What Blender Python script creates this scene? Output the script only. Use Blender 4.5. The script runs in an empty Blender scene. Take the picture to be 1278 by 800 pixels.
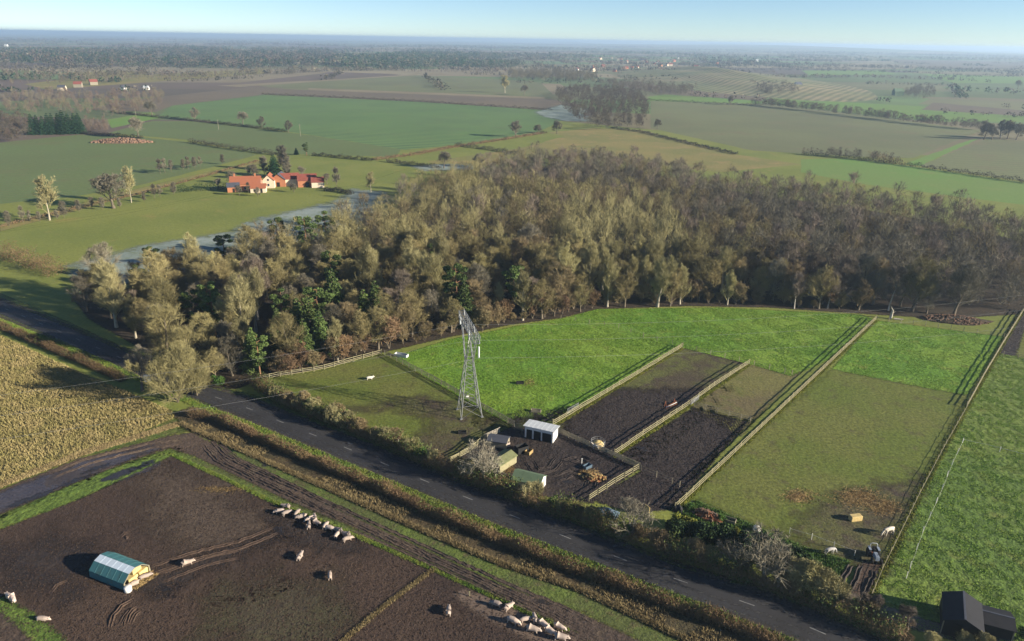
import bpy, bmesh, math, random
import numpy as np
from mathutils import Matrix, Vector

random.seed(7)
rng = np.random.default_rng(11)
R = math.radians
scn = bpy.context.scene
col = scn.collection

# ------------------------------------------------------------------ camera
CAM_H, FPX = 70.0, 900.0                       # drone height (m), focal length in photo pixels
PITCH, ROLL = math.atan(351 / FPX), math.atan(22 / 1278)
fw = np.array([0, math.cos(PITCH), -math.sin(PITCH)])
rt0 = np.array([1.0, 0, 0]); up0 = np.cross(rt0, fw)
rt = math.cos(ROLL) * rt0 + math.sin(ROLL) * up0
up = np.cross(rt, fw)
cam = bpy.data.cameras.new('camera')
cam.sensor_width = 36; cam.sensor_fit = 'HORIZONTAL'; cam.lens = FPX / 1278 * 36
cam.clip_start = 1; cam.clip_end = 120000
camo = bpy.data.objects.new('camera', cam); col.objects.link(camo)
camo.matrix_world = Matrix(((rt[0], up[0], -fw[0], 0), (rt[1], up[1], -fw[1], 0), (rt[2], up[2], -fw[2], CAM_H), (0, 0, 0, 1)))
scn.camera = camo

# ------------------------------------------------------------------ sky, sun, exposure
SUN_EL, SHADOW_AZ = 17.5, 163.0                # low winter sun; shadows fall to this heading (ccw from +x)
world = bpy.data.worlds.new('World'); scn.world = world; world.use_nodes = True
wn = world.node_tree.nodes; wl = world.node_tree.links
sky = wn.new('ShaderNodeTexSky'); sky.sky_type = 'NISHITA'; sky.sun_disc = False
sky.sun_elevation = R(SUN_EL); sky.sun_rotation = R(90 - (SHADOW_AZ - 180))
sky.air_density = 0.62; sky.dust_density = 0.0; sky.ozone_density = 3.0; sky.altitude = 60
wl.new(sky.outputs[0], wn['Background'].inputs['Color']); wn['Background'].inputs['Strength'].default_value = 0.062
sd = bpy.data.lights.new('sun', 'SUN'); sd.energy = 5.0; sd.angle = R(0.55); sd.color = (1.0, 0.90, 0.75)
so = bpy.data.objects.new('sun', sd); col.objects.link(so)
ldir = Vector((math.cos(R(SHADOW_AZ)) * math.cos(R(SUN_EL)), math.sin(R(SHADOW_AZ)) * math.cos(R(SUN_EL)), -math.sin(R(SUN_EL))))
so.rotation_euler = ldir.to_track_quat('-Z', 'Y').to_euler(); so.location = (0, 0, 200)
vs = scn.view_settings
vs.view_transform = 'Standard'; vs.look = 'None'; vs.gamma = 1.0; vs.use_curve_mapping = False; vs.exposure = 1.25
scn.render.engine = 'CYCLES'
cy = scn.cycles
cy.max_bounces = 5; cy.diffuse_bounces = 2; cy.glossy_bounces = 2; cy.transmission_bounces = 2; cy.volume_bounces = 1
cy.use_denoising = True

# ------------------------------------------------------------------ helpers
def P(x, y, z=0.0):
    """point at height z seen at photo position (x, y)"""
    d = fw + rt * (x - 639) / FPX + up * (400 - y) / FPX
    t = (z - CAM_H) / d[2]
    return np.array([d[0] * t, d[1] * t, z])
def PX(x, y):
    """metres to photo pixels at the ground point seen at (x, y)"""
    q = P(x, y); v = q - np.array([0, 0, CAM_H]); return FPX / float(v @ fw)
def tag(o, label=None, cat=None, group=None, kind=None):
    if label: o['label'] = label
    if cat: o['category'] = cat
    if group: o['group'] = group
    if kind: o['kind'] = kind
    return o
def link(o, parent=None):
    col.objects.link(o)
    if parent is not None: o.parent = parent
    return o
def empty(name, loc=(0, 0, 0), rz=0.0):
    o = bpy.data.objects.new(name, None); o.empty_display_size = 0.2
    o.location = loc; o.rotation_euler = (0, 0, rz); return link(o)
def tri_mesh(name, V, T, mats, midx=None):
    me = bpy.data.meshes.new(name)
    V = np.asarray(V, np.float32); T = np.asarray(T, np.int32)
    me.vertices.add(len(V)); me.vertices.foreach_set('co', V.ravel())
    me.loops.add(T.size); me.loops.foreach_set('vertex_index', T.ravel())
    me.polygons.add(len(T)); me.polygons.foreach_set('loop_start', np.arange(0, T.size, 3, dtype=np.int32))
    for m in (mats if isinstance(mats, (list, tuple)) else [mats]): me.materials.append(m)
    if midx is not None: me.polygons.foreach_set('material_index', np.asarray(midx, np.int32))
    me.update(calc_edges=True)
    return me
def mobj(name, me, parent=None):
    return link(bpy.data.objects.new(name, me), parent)
class MB:
    """collects boxes, tubes, prisms and faces; build() links them as one mesh object"""
    def __init__(s): s.v = []; s.f = []
    def add(s, vs_, fs):
        b = len(s.v); s.v += [tuple(map(float, p)) for p in vs_]; s.f += [tuple(i + b for i in f) for f in fs]; return s
    def box(s, c, size, rz=0.0):
        hx, hy, hz = [k / 2 for k in size]; ca, sa = math.cos(rz), math.sin(rz); pts = []
        for z in (-hz, hz):
            for x, y in ((-hx, -hy), (hx, -hy), (hx, hy), (-hx, hy)):
                pts.append((c[0] + x * ca - y * sa, c[1] + x * sa + y * ca, c[2] + z))
        return s.add(pts, [(3, 2, 1, 0), (4, 5, 6, 7), (0, 1, 5, 4), (1, 2, 6, 5), (2, 3, 7, 6), (3, 0, 4, 7)])
    def tube(s, a, b, r0, r1=None, n=5):
        r1 = r0 if r1 is None else r1
        a = np.array(a, float); b = np.array(b, float); d = b - a; d /= max(np.linalg.norm(d), 1e-9)
        u = np.cross(d, [0, 0, 1.0] if abs(d[2]) < 0.9 else [1.0, 0, 0]); u /= np.linalg.norm(u); w = np.cross(d, u)
        pts = []
        for c, r in ((a, r0), (b, r1)):
            for k in range(n):
                an = 2 * math.pi * k / n; pts.append(c + r * (math.cos(an) * u + math.sin(an) * w))
        fs = [(k, (k + 1) % n, n + (k + 1) % n, n + k) for k in range(n)] + [tuple(range(n - 1, -1, -1)), tuple(range(n, 2 * n))]
        return s.add(pts, fs)
    def path(s, pts, r, n=5):
        for a, b in zip(pts[:-1], pts[1:]): s.tube(a, b, r, r, n)
        return s
    def lathe(s, prof, n=10, c=(0, 0, 0)):
        pts = []; fs = []
        for r, z in prof:
            for k in range(n):
                a = 2 * math.pi * k / n; pts.append((c[0] + r * math.cos(a), c[1] + r * math.sin(a), c[2] + z))
        for j in range(len(prof) - 1):
            for k in range(n): fs.append((j * n + k, j * n + (k + 1) % n, (j + 1) * n + (k + 1) % n, (j + 1) * n + k))
        fs += [tuple(range(n - 1, -1, -1)), tuple(range((len(prof) - 1) * n, len(prof) * n))]
        return s.add(pts, fs)
    def extrude(s, poly, y0, y1):
        """poly in (x, z), extruded along y"""
        n = len(poly); pts = [(x, y0, z) for x, z in poly] + [(x, y1, z) for x, z in poly]
        fs = [tuple(range(n)), tuple(range(2 * n - 1, n - 1, -1))] + [((k + 1) % n, k, n + k, n + (k + 1) % n) for k in range(n)]
        return s.add(pts, fs)
    def mesh(s, name, mat):
        me = bpy.data.meshes.new(name); me.from_pydata(s.v, [], s.f)
        me.materials.append(mat); me.update()
        bm = bmesh.new(); bm.from_mesh(me); bmesh.ops.recalc_face_normals(bm, faces=bm.faces); bm.to_mesh(me); bm.free()
        return me
    def build(s, name, mat, parent=None, smooth=False):
        me = s.mesh(name, mat)
        if smooth: me.polygons.foreach_set('use_smooth', [True] * len(me.polygons))
        return mobj(name, me, parent)

# ------------------------------------------------------------------ materials
def nmat(name):
    m = bpy.data.materials.new(name); m.use_nodes = True
    b = m.node_tree.nodes['Principled BSDF']; b.inputs['Specular IOR Level'].default_value = 0.2
    return m, m.node_tree.nodes, m.node_tree.links, b
def noise(n, l, vec, scale, detail=3.0, rough=0.55):
    t = n.new('ShaderNodeTexNoise'); t.inputs['Scale'].default_value = scale; t.inputs['Detail'].default_value = detail
    t.inputs['Roughness'].default_value = rough; l.new(vec, t.inputs['Vector']); return t.outputs['Fac']
def ramp(n, l, fac, lo, hi):
    t = n.new('ShaderNodeMapRange'); t.interpolation_type = 'SMOOTHSTEP'
    t.inputs['From Min'].default_value = lo; t.inputs['From Max'].default_value = hi; l.new(fac, t.inputs['Value']); return t.outputs['Result']
def mix(n, l, fac, a, b, mode='MIX'):
    t = n.new('ShaderNodeMix'); t.data_type = 'RGBA'; t.blend_type = mode
    if isinstance(fac, float): t.inputs['Factor'].default_value = fac
    else: l.new(fac, t.inputs['Factor'])
    for s, v in (('A', a), ('B', b)):
        i = [k for k in t.inputs if k.name == s and k.type == 'RGBA'][0]
        if isinstance(v, tuple): i.default_value = (*v, 1)
        else: l.new(v, i)
    return [k for k in t.outputs if k.type == 'RGBA'][0]
def math_node(n, l, op, a, b):
    t = n.new('ShaderNodeMath'); t.operation = op
    for i, v in enumerate((a, b)):
        if isinstance(v, (int, float)): t.inputs[i].default_value = v
        else: l.new(v, t.inputs[i])
    return t.outputs[0]
def position(n): return n.new('ShaderNodeNewGeometry').outputs['Position']
def ground_mat(name, c1, c2, c3, big=0.035, mid=0.25, fine=2.2, bump=0.5, dist=0.25, var=0.45, rough=0.95, stripes=None, wet=None, mid_lo=0.5):
    m, n, l, b = nmat(name); pos = position(n)
    c = mix(n, l, ramp(n, l, noise(n, l, pos, big, 5), 0.38, 0.62), c1, c2)
    c = mix(n, l, ramp(n, l, noise(n, l, pos, mid, 6, 0.65), mid_lo, mid_lo + 0.22), c, c3)
    fn = noise(n, l, pos, fine, 4, 0.7)
    g = n.new('ShaderNodeMapRange'); g.inputs['From Min'].default_value = 0.3; g.inputs['From Max'].default_value = 0.7
    g.inputs['To Min'].default_value = 1 - var; g.inputs['To Max'].default_value = 1 + var; l.new(fn, g.inputs['Value'])
    cg = n.new('ShaderNodeCombineColor')
    for k in range(3): l.new(g.outputs[0], cg.inputs[k])
    c = mix(n, l, 1.0, c, cg.outputs[0], 'MULTIPLY')
    if stripes:
        ang, wl_, amt, sc_col = stripes
        mp = n.new('ShaderNodeMapping'); mp.inputs['Rotation'].default_value = (0, 0, -ang); l.new(pos, mp.inputs['Vector'])
        w = n.new('ShaderNodeTexWave'); w.bands_direction = 'Y'; w.inputs['Scale'].default_value = 2 * math.pi / (20 * wl_) * 2
        w.inputs['Distortion'].default_value = 2.2; w.inputs['Detail'].default_value = 3; w.inputs['Detail Scale'].default_value = 0.4
        l.new(mp.outputs[0], w.inputs['Vector'])
        f = math_node(n, l, 'MULTIPLY', w.outputs['Fac'], math_node(n, l, 'MULTIPLY', noise(n, l, pos, 0.02, 3), amt * 2))
        c = mix(n, l, f, c, sc_col)
    l.new(c, b.inputs['Base Color'])
    b.inputs['Roughness'].default_value = rough
    if wet:
        wf = ramp(n, l, noise(n, l, pos, wet[0], 4, 0.6), wet[1], wet[1] + 0.06)
        rr = n.new('ShaderNodeMapRange'); rr.inputs['To Min'].default_value = rough; rr.inputs['To Max'].default_value = 0.12
        l.new(wf, rr.inputs['Value']); l.new(rr.outputs[0], b.inputs['Roughness'])
        sp = n.new('ShaderNodeMapRange'); sp.inputs['To Min'].default_value = 0.2; sp.inputs['To Max'].default_value = 0.6
        l.new(wf, sp.inputs['Value']); l.new(sp.outputs[0], b.inputs['Specular IOR Level'])
    if bump:
        bn = n.new('ShaderNodeBump'); bn.inputs['Strength'].default_value = bump; bn.inputs['Distance'].default_value = dist
        h = math_node(n, l, 'ADD', fn, math_node(n, l, 'MULTIPLY', noise(n, l, pos, fine * 0.3, 4, 0.6), 1.6))
        l.new(h, bn.inputs['Height']); l.new(bn.outputs[0], b.inputs['Normal'])
    return m
def leaf_mat(name, c1, c2, scale=0.35, rough=0.8, obj_var=0.35, tint=None):
    """twigs, leaves, blades: colour varies by clump and by individual"""
    m, n, l, b = nmat(name); pos = position(n)
    c = mix(n, l, ramp(n, l, noise(n, l, pos, scale, 4, 0.65), 0.36, 0.64), c1, c2)
    oi = n.new('ShaderNodeObjectInfo')
    if tint: c = mix(n, l, math_node(n, l, 'MULTIPLY', math_node(n, l, 'FRACT', math_node(n, l, 'MULTIPLY', oi.outputs['Random'], 7.31), 0), 0.75), c, tint)
    g = n.new('ShaderNodeMapRange'); g.inputs['To Min'].default_value = 1 - obj_var; g.inputs['To Max'].default_value = 1 + obj_var
    l.new(oi.outputs['Random'], g.inputs['Value'])
    cg = n.new('ShaderNodeCombineColor')
    for k in range(3): l.new(g.outputs[0], cg.inputs[k])
    l.new(mix(n, l, 1.0, c, cg.outputs[0], 'MULTIPLY'), b.inputs['Base Color'])
    b.inputs['Roughness'].default_value = rough; b.inputs['Specular IOR Level'].default_value = 0.15
    return m
def solid_mat(name, c, rough=0.7, var=0.25, scale=1.5, metal=0.0, dirt=None, bump=0.0, coords='Object'):
    m, n, l, b = nmat(name)
    pos = n.new('ShaderNodeTexCoord').outputs['Object']
    k = noise(n, l, pos, scale, 5, 0.65)
    d = tuple(x * (1 - var) for x in c) if dirt is None else dirt
    l.new(mix(n, l, ramp(n, l, k, 0.45, 0.75), c, d), b.inputs['Base Color'])
    b.inputs['Roughness'].default_value = rough; b.inputs['Metallic'].default_value = metal
    if bump:
        bn = n.new('ShaderNodeBump'); bn.inputs['Strength'].default_value = bump; bn.inputs['Distance'].default_value = 0.05
        l.new(noise(n, l, pos, scale * 6, 3), bn.inputs['Height']); l.new(bn.outputs[0], b.inputs['Normal'])
    return m

M = {}
M['green'] = ground_mat('lush_grass', (0.100, 0.200, 0.020), (0.150, 0.235, 0.027), (0.190, 0.220, 0.040), fine=1.6, bump=0.7, dist=0.3, mid_lo=0.53)
M['green2'] = ground_mat('tussock_grass', (0.090, 0.145, 0.025), (0.120, 0.165, 0.030), (0.155, 0.165, 0.038), fine=1.3, bump=0.8, dist=0.35, mid_lo=0.54)
M['olive'] = ground_mat('grazed_grass', (0.106, 0.133, 0.023), (0.128, 0.137, 0.032), (0.088, 0.077, 0.032), big=0.06, fine=1.8, bump=0.4, dist=0.2, mid_lo=0.52)
M['olive_mud'] = ground_mat('worn_grass', (0.10, 0.105, 0.03), (0.075, 0.06, 0.034), (0.062, 0.045, 0.034), big=0.09, mid=0.3, bump=0.5, mid_lo=0.46)
M['tan_grass'] = ground_mat('dry_paddock_grass', (0.15, 0.14, 0.045), (0.13, 0.105, 0.05), (0.11, 0.12, 0.03), big=0.08, bump=0.35)
M['mud'] = ground_mat('pig_field_mud', (0.075, 0.049, 0.034), (0.052, 0.035, 0.027), (0.091, 0.061, 0.041), big=0.022, mid=0.14, fine=4.5, bump=0.6, dist=0.2, var=0.35, rough=0.85, mid_lo=0.56)
M['mud2'] = ground_mat('poached_mud', (0.040, 0.030, 0.025), (0.033, 0.025, 0.023), (0.055, 0.041, 0.032), big=0.05, mid=0.4, fine=2.0, bump=1.0, dist=0.4, var=0.4, rough=0.72, mid_lo=0.55)
M['wet_mud'] = ground_mat('wet_track_mud', (0.072, 0.058, 0.052), (0.056, 0.045, 0.042), (0.05, 0.04, 0.036), big=0.1, mid=0.5, fine=2.2, bump=0.25, dist=0.12, rough=0.5, wet=(0.12, 0.43))
M['track'] = ground_mat('rutted_track', (0.091, 0.064, 0.046), (0.073, 0.052, 0.039), (0.104, 0.077, 0.052), big=0.08, mid=0.4, fine=2.4, bump=0.6, dist=0.25, rough=0.8)
M['wallow'] = ground_mat('smooth_wallow_mud', (0.168, 0.121, 0.087), (0.144, 0.105, 0.078), (0.128, 0.093, 0.069), big=0.1, mid=0.5, bump=0.15, dist=0.1, var=0.12, rough=0.55)
M['verge'] = ground_mat('verge_grass', (0.07, 0.11, 0.022), (0.10, 0.12, 0.03), (0.14, 0.11, 0.045), big=0.2, mid=0.7, fine=3, bump=0.8, dist=0.3)
M['strip'] = ground_mat('track_side_grass', (0.10, 0.135, 0.028), (0.085, 0.10, 0.03), (0.09, 0.07, 0.035), big=0.12, mid=0.6, fine=3, bump=0.6, dist=0.25)
M['ditch'] = ground_mat('hedge_shade_bank_ground', (0.085, 0.062, 0.032), (0.06, 0.05, 0.026), (0.10, 0.085, 0.04), big=0.2, mid=0.7, fine=3, bump=0.9, dist=0.35)  # bank ground coloured dark brown to paint in the hedge's shadow band
M['litter'] = ground_mat('leaf_litter', (0.05, 0.036, 0.022), (0.038, 0.03, 0.02), (0.07, 0.048, 0.025), big=0.15, mid=0.8, bump=0.6)
M['asphalt'] = ground_mat('asphalt', (0.040, 0.039, 0.041), (0.034, 0.033, 0.034), (0.048, 0.046, 0.045), big=0.15, mid=0.5, fine=6, bump=0.12, dist=0.05, var=0.15, rough=0.75)
M['mud_light'] = ground_mat('drying_mud', (0.10, 0.072, 0.05), (0.088, 0.064, 0.046), (0.075, 0.055, 0.04), big=0.05, mid=0.3, fine=4.5, bump=0.6, dist=0.2, var=0.3)
M['mud_green'] = ground_mat('mud_with_regrowth', (0.08, 0.072, 0.036), (0.068, 0.056, 0.034), (0.06, 0.046, 0.034), big=0.08, mid=0.5, fine=4.5, bump=0.6, dist=0.2, var=0.3)
M['mud_dark'] = ground_mat('fresh_churned_mud', (0.042, 0.031, 0.026), (0.036, 0.027, 0.023), (0.055, 0.041, 0.033), big=0.08, mid=0.4, fine=3.5, bump=1.0, dist=0.35, var=0.4, rough=0.6)
M['puddle'] = ground_mat('standing_water_on_mud', (0.035, 0.03, 0.026), (0.03, 0.026, 0.023), (0.04, 0.034, 0.03), bump=0, var=0.1, rough=0.05)
M['puddle'].node_tree.nodes['Principled BSDF'].inputs['Specular IOR Level'].default_value = 0.5
M['asphalt_worn'] = ground_mat('tyre_polished_asphalt', (0.058, 0.056, 0.054), (0.05, 0.049, 0.048), (0.066, 0.062, 0.058), big=0.15, mid=0.6, fine=5, bump=0.1, dist=0.04, var=0.2, rough=0.6)
M['road_mud'] = ground_mat('dried_mud_on_road', (0.08, 0.066, 0.05), (0.066, 0.055, 0.044), (0.055, 0.05, 0.045), big=0.3, mid=0.9, fine=4, bump=0.2, dist=0.06, var=0.3)
M['maize'] = ground_mat('cover_crop_ground', (0.200, 0.165, 0.060), (0.230, 0.185, 0.075), (0.130, 0.130, 0.040), big=0.12, mid=0.5, bump=0.6)
M['gravel'] = ground_mat('gravel_lane', (0.16, 0.13, 0.095), (0.13, 0.105, 0.08), (0.10, 0.085, 0.06), big=0.2, mid=0.6, fine=4, bump=0.3, var=0.25)
M['crop'] = ground_mat('winter_cereal', (0.131, 0.158, 0.056), (0.122, 0.144, 0.053), (0.148, 0.137, 0.059), big=0.012, mid=0.04, fine=0.5, bump=0.25, dist=0.3, var=0.15, stripes=(R(-8), 9, 0.35, (0.075, 0.17, 0.045)))
M['crop2'] = ground_mat('striped_cereal', (0.131, 0.217, 0.062), (0.148, 0.231, 0.069), (0.157, 0.210, 0.069), big=0.01, mid=0.05, fine=0.5, bump=0.2, dist=0.3, var=0.12, stripes=(R(-6), 16, 0.8, (0.055, 0.10, 0.042)))
M['crop3'] = ground_mat('thin_cereal', (0.167, 0.175, 0.077), (0.145, 0.147, 0.070), (0.174, 0.147, 0.077), big=0.008, mid=0.03, fine=0.4, bump=0.2, var=0.12, stripes=(R(20), 12, 0.3, (0.09, 0.12, 0.05)))
M['plough'] = ground_mat('ploughed_soil', (0.155, 0.121, 0.079), (0.135, 0.108, 0.074), (0.169, 0.135, 0.084), big=0.01, mid=0.05, fine=0.5, bump=0.3, var=0.15)
M['stubble'] = ground_mat('pale_stubble', (0.24, 0.20, 0.12), (0.21, 0.17, 0.10), (0.19, 0.15, 0.09), big=0.01, mid=0.05, fine=0.5, bump=0.2, var=0.15)
M['pasture'] = ground_mat('winter_pasture', (0.189, 0.206, 0.044), (0.155, 0.181, 0.037), (0.243, 0.206, 0.061), big=0.025, mid=0.07, fine=1.0, bump=0.35, dist=0.3, var=0.2, mid_lo=0.55)
M['pasture2'] = ground_mat('rough_pasture', (0.230, 0.194, 0.063), (0.182, 0.175, 0.052), (0.284, 0.206, 0.081), big=0.02, mid=0.06, fine=0.8, bump=0.4, dist=0.4, var=0.2)
M['pasture3'] = ground_mat('far_green_pasture', (0.130, 0.228, 0.044), (0.143, 0.216, 0.050), (0.169, 0.216, 0.055), big=0.012, mid=0.05, fine=0.6, bump=0.2, var=0.12)
M['frost'] = ground_mat('frosted_grass', (0.250, 0.290, 0.260), (0.190, 0.230, 0.190), (0.150, 0.180, 0.090), big=0.06, mid=0.2, fine=1.0, bump=0.3, var=0.15, mid_lo=0.5)

def farmland_mat():
    m, n, l, b = nmat('distant_farmland'); pos = position(n)
    mp = n.new('ShaderNodeMapping'); mp.inputs['Rotation'].default_value = (0, 0, 0.4); mp.inputs['Scale'].default_value = (0.0022, 0.0036, 0)
    l.new(pos, mp.inputs['Vector'])
    v = n.new('ShaderNodeTexVoronoi'); v.voronoi_dimensions = '2D'; v.distance = 'MANHATTAN'; v.inputs['Scale'].default_value = 1; v.inputs['Randomness'].default_value = 0.8
    l.new(mp.outputs[0], v.inputs['Vector'])
    sp = n.new('ShaderNodeSeparateColor'); l.new(v.outputs['Color'], sp.inputs[0])
    cr = n.new('ShaderNodeValToRGB'); cr.color_ramp.interpolation = 'CONSTANT'
    cols = [(0.0, (0.13, 0.18, 0.065)), (0.2, (0.15, 0.11, 0.085)), (0.36, (0.18, 0.18, 0.085)), (0.52, (0.30, 0.25, 0.15)), (0.64, (0.14, 0.22, 0.07)), (0.8, (0.12, 0.095, 0.075)), (0.9, (0.22, 0.19, 0.10))]
    e = cr.color_ramp.elements; e[0].color = (*cols[0][1], 1); e[1].position = 0.2; e[1].color = (*cols[1][1], 1)
    for p_, c_ in cols[2:]:
        k = e.new(p_); k.color = (*c_, 1)
    l.new(sp.outputs[0], cr.inputs[0])
    g = ramp(n, l, noise(n, l, pos, 0.004, 5, 0.6), 0.3, 0.7)
    l.new(mix(n, l, math_node(n, l, 'MULTIPLY', g, 0.5), cr.outputs[0], (0.085, 0.075, 0.045)), b.inputs['Base Color'])
    b.inputs['Roughness'].default_value = 1.0
    return m
M['farmland'] = farmland_mat()

M['twig_olive'] = leaf_mat('olive_twigs', (0.213, 0.190, 0.082), (0.281, 0.247, 0.110), tint=(0.200, 0.160, 0.075))
M['twig_brown'] = leaf_mat('brown_twigs', (0.184, 0.136, 0.074), (0.238, 0.180, 0.095), tint=(0.220, 0.180, 0.090))
M['twig_pale'] = leaf_mat('pale_upright_twigs', (0.281, 0.252, 0.120), (0.339, 0.301, 0.148), tint=(0.270, 0.245, 0.110))
M['twig_purple'] = leaf_mat('purple_birch_twigs', (0.145, 0.115, 0.085), (0.185, 0.145, 0.108), tint=(0.150, 0.125, 0.095))
M['twig_grey'] = leaf_mat('grey_twigs', (0.154, 0.138, 0.095), (0.201, 0.180, 0.125), tint=(0.135, 0.118, 0.085))
M['twig_white'] = leaf_mat('pale_bark_branches', (0.230, 0.205, 0.150), (0.280, 0.255, 0.190), tint=(0.210, 0.185, 0.125))
M['twig_rust'] = leaf_mat('rusty_beech_leaves', (0.200, 0.130, 0.075), (0.165, 0.110, 0.065), tint=(0.20, 0.13, 0.065))
M['hedge_twig'] = leaf_mat('hedge_twigs', (0.134, 0.085, 0.046), (0.194, 0.134, 0.067), scale=0.5)
M['hedge_green'] = leaf_mat('ivy_hedge_leaves', (0.05, 0.075, 0.018), (0.085, 0.10, 0.03), scale=0.6)
M['far_hedge'] = leaf_mat('far_hedge_twigs', (0.038, 0.035, 0.022), (0.049, 0.044, 0.027), scale=0.1)
M['far_a'] = leaf_mat('far_bare_crowns', (0.150, 0.128, 0.090), (0.110, 0.095, 0.068), scale=0.06)
M['far_b'] = leaf_mat('far_brown_crowns', (0.155, 0.112, 0.083), (0.110, 0.082, 0.062), scale=0.06)
M['far_c'] = leaf_mat('far_olive_crowns', (0.180, 0.155, 0.085), (0.135, 0.115, 0.070), scale=0.06)
M['bark'] = solid_mat('bark', (0.14, 0.115, 0.08), 0.9, 0.4, 3)
M['bark_pale'] = solid_mat('pale_bark', (0.34, 0.30, 0.22), 0.9, 0.4, 2)
M['bark_birch'] = solid_mat('birch_bark', (0.42, 0.38, 0.32), 0.8, 0.5, 2)
M['bark_pine'] = solid_mat('pine_bark', (0.24, 0.13, 0.07), 0.9, 0.4, 2)
M['needle'] = leaf_mat('pine_needles', (0.058, 0.094, 0.025), (0.100, 0.142, 0.040), scale=0.5, tint=(0.075, 0.100, 0.027))
M['needle_dark'] = leaf_mat('dark_conifer_needles', (0.013, 0.038, 0.014), (0.022, 0.056, 0.021), scale=0.4)
M['evergreen'] = leaf_mat('evergreen_leaves', (0.05, 0.11, 0.02), (0.085, 0.15, 0.03), scale=0.7)
M['gorse'] = leaf_mat('yellow_green_leaves', (0.14, 0.16, 0.02), (0.20, 0.20, 0.035), scale=0.7)
M['laurel_dark'] = leaf_mat('dark_evergreen_leaves', (0.02, 0.04, 0.012), (0.035, 0.06, 0.018), scale=0.7)
M['dry_grass'] = leaf_mat('dry_grass_blades', (0.279, 0.217, 0.104), (0.197, 0.148, 0.071), scale=0.4)
M['stalk'] = leaf_mat('cover_crop_stalks', (0.400, 0.320, 0.140), (0.280, 0.240, 0.088), scale=0.22)
M['blade_green'] = leaf_mat('lush_grass_blades', (0.149, 0.290, 0.025), (0.218, 0.320, 0.038), scale=0.12)
M['blade_green2'] = leaf_mat('coarse_grass_blades', (0.145, 0.235, 0.032), (0.190, 0.250, 0.045), scale=0.25)
M['blade_olive'] = leaf_mat('short_grass_blades', (0.20, 0.22, 0.04), (0.24, 0.22, 0.06), scale=0.3)
M['blade_verge'] = leaf_mat('verge_blades', (0.10, 0.17, 0.025), (0.17, 0.20, 0.04), scale=0.4)
M['straw'] = leaf_mat('straw', (0.250, 0.165, 0.070), (0.310, 0.220, 0.095), scale=0.8)
M['timber'] = solid_mat('fence_timber', (0.270, 0.243, 0.140), 0.85, 0.35, 2)
M['timber_grey'] = solid_mat('weathered_timber', (0.26, 0.23, 0.16), 0.9, 0.35, 2)
M['steel'] = solid_mat('galvanised_steel', (0.245, 0.251, 0.245), 0.5, 0.25, 1.2, metal=0.25)
M['wire'] = solid_mat('conductor', (0.30, 0.30, 0.29), 0.7, 0.1)
M['porcelain'] = solid_mat('insulator_glass', (0.62, 0.65, 0.62), 0.25, 0.1)
M['white_paint'] = solid_mat('white_paint', (0.72, 0.70, 0.64), 0.55, 0.2, 1.2)
M['road_paint'] = solid_mat('worn_road_paint', (0.289, 0.289, 0.273), 0.7, 0.6, 3)
M['white_roof'] = solid_mat('pale_roof_sheet', (0.50, 0.52, 0.52), 0.5, 0.2, 0.8)
M['green_roof'] = solid_mat('green_felt_roof', (0.12, 0.17, 0.10), 0.85, 0.3, 1.5)
M['moss_roof'] = solid_mat('mossy_felt_roof', (0.17, 0.18, 0.085), 0.9, 0.35, 1.2)
M['teal'] = solid_mat('teal_roof_sheet', (0.055, 0.16, 0.165), 0.5, 0.25, 0.9, dirt=(0.06, 0.12, 0.11))
M['clear_sheet'] = solid_mat('translucent_roof_sheet', (0.52, 0.60, 0.66), 0.45, 0.15, 0.9)
M['black_clad'] = solid_mat('black_barn_boards', (0.018, 0.017, 0.017), 0.8, 0.3, 1.5)
M['black_roof'] = solid_mat('dark_barn_roof', (0.020, 0.020, 0.023), 0.75, 0.3, 1.0)
M['dark'] = solid_mat('dark_interior', (0.02, 0.018, 0.016), 0.95, 0.2)
M['brick'] = solid_mat('red_brick', (0.42, 0.17, 0.085), 0.9, 0.3, 1.2, dirt=(0.33, 0.15, 0.08))
M['pantile'] = solid_mat('orange_pantiles', (0.288, 0.102, 0.053), 0.85, 0.3, 0.9, dirt=(0.32, 0.11, 0.055))
M['pantile_old'] = solid_mat('dark_red_pantiles', (0.22, 0.065, 0.045), 0.85, 0.3, 0.9)
M['slate'] = solid_mat('slate_roof', (0.07, 0.075, 0.09), 0.6, 0.3, 0.9)
M['render'] = solid_mat('cream_render', (0.62, 0.52, 0.38), 0.9, 0.15, 1)
M['glass'] = solid_mat('window_glass', (0.04, 0.05, 0.06), 0.1, 0.1)
M['rust'] = solid_mat('rusty_metal', (0.22, 0.08, 0.035), 0.8, 0.4, 3)
M['blue_sheet'] = solid_mat('blue_tarpaulin', (0.077, 0.115, 0.151), 0.5, 0.3, 2)
M['rubber'] = solid_mat('tyre_rubber', (0.022, 0.022, 0.022), 0.85, 0.3, 3)
M['tractor'] = solid_mat('faded_grey_blue_paint', (0.24, 0.28, 0.33), 0.5, 0.4, 2)
M['pig'] = leaf_mat('pig_skin', (0.520, 0.410, 0.330), (0.420, 0.330, 0.260), scale=1.2, rough=0.75, obj_var=0.25, tint=(0.24, 0.20, 0.175))
M['pig_patch'] = solid_mat('black_and_white_pig_skin', (0.55, 0.45, 0.38), 0.8, 0.3, 1.6, dirt=(0.03, 0.028, 0.028))
M['horse_white'] = solid_mat('grey_pony_coat', (0.380, 0.365, 0.335), 0.8, 0.2, 1.5)
M['horse_pied'] = solid_mat('piebald_coat', (0.60, 0.53, 0.42), 0.8, 0.2, 2.2, dirt=(0.13, 0.075, 0.045))
M['wool'] = solid_mat('sheep_wool', (0.62, 0.58, 0.48), 0.95, 0.2, 3, bump=0.4)
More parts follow.
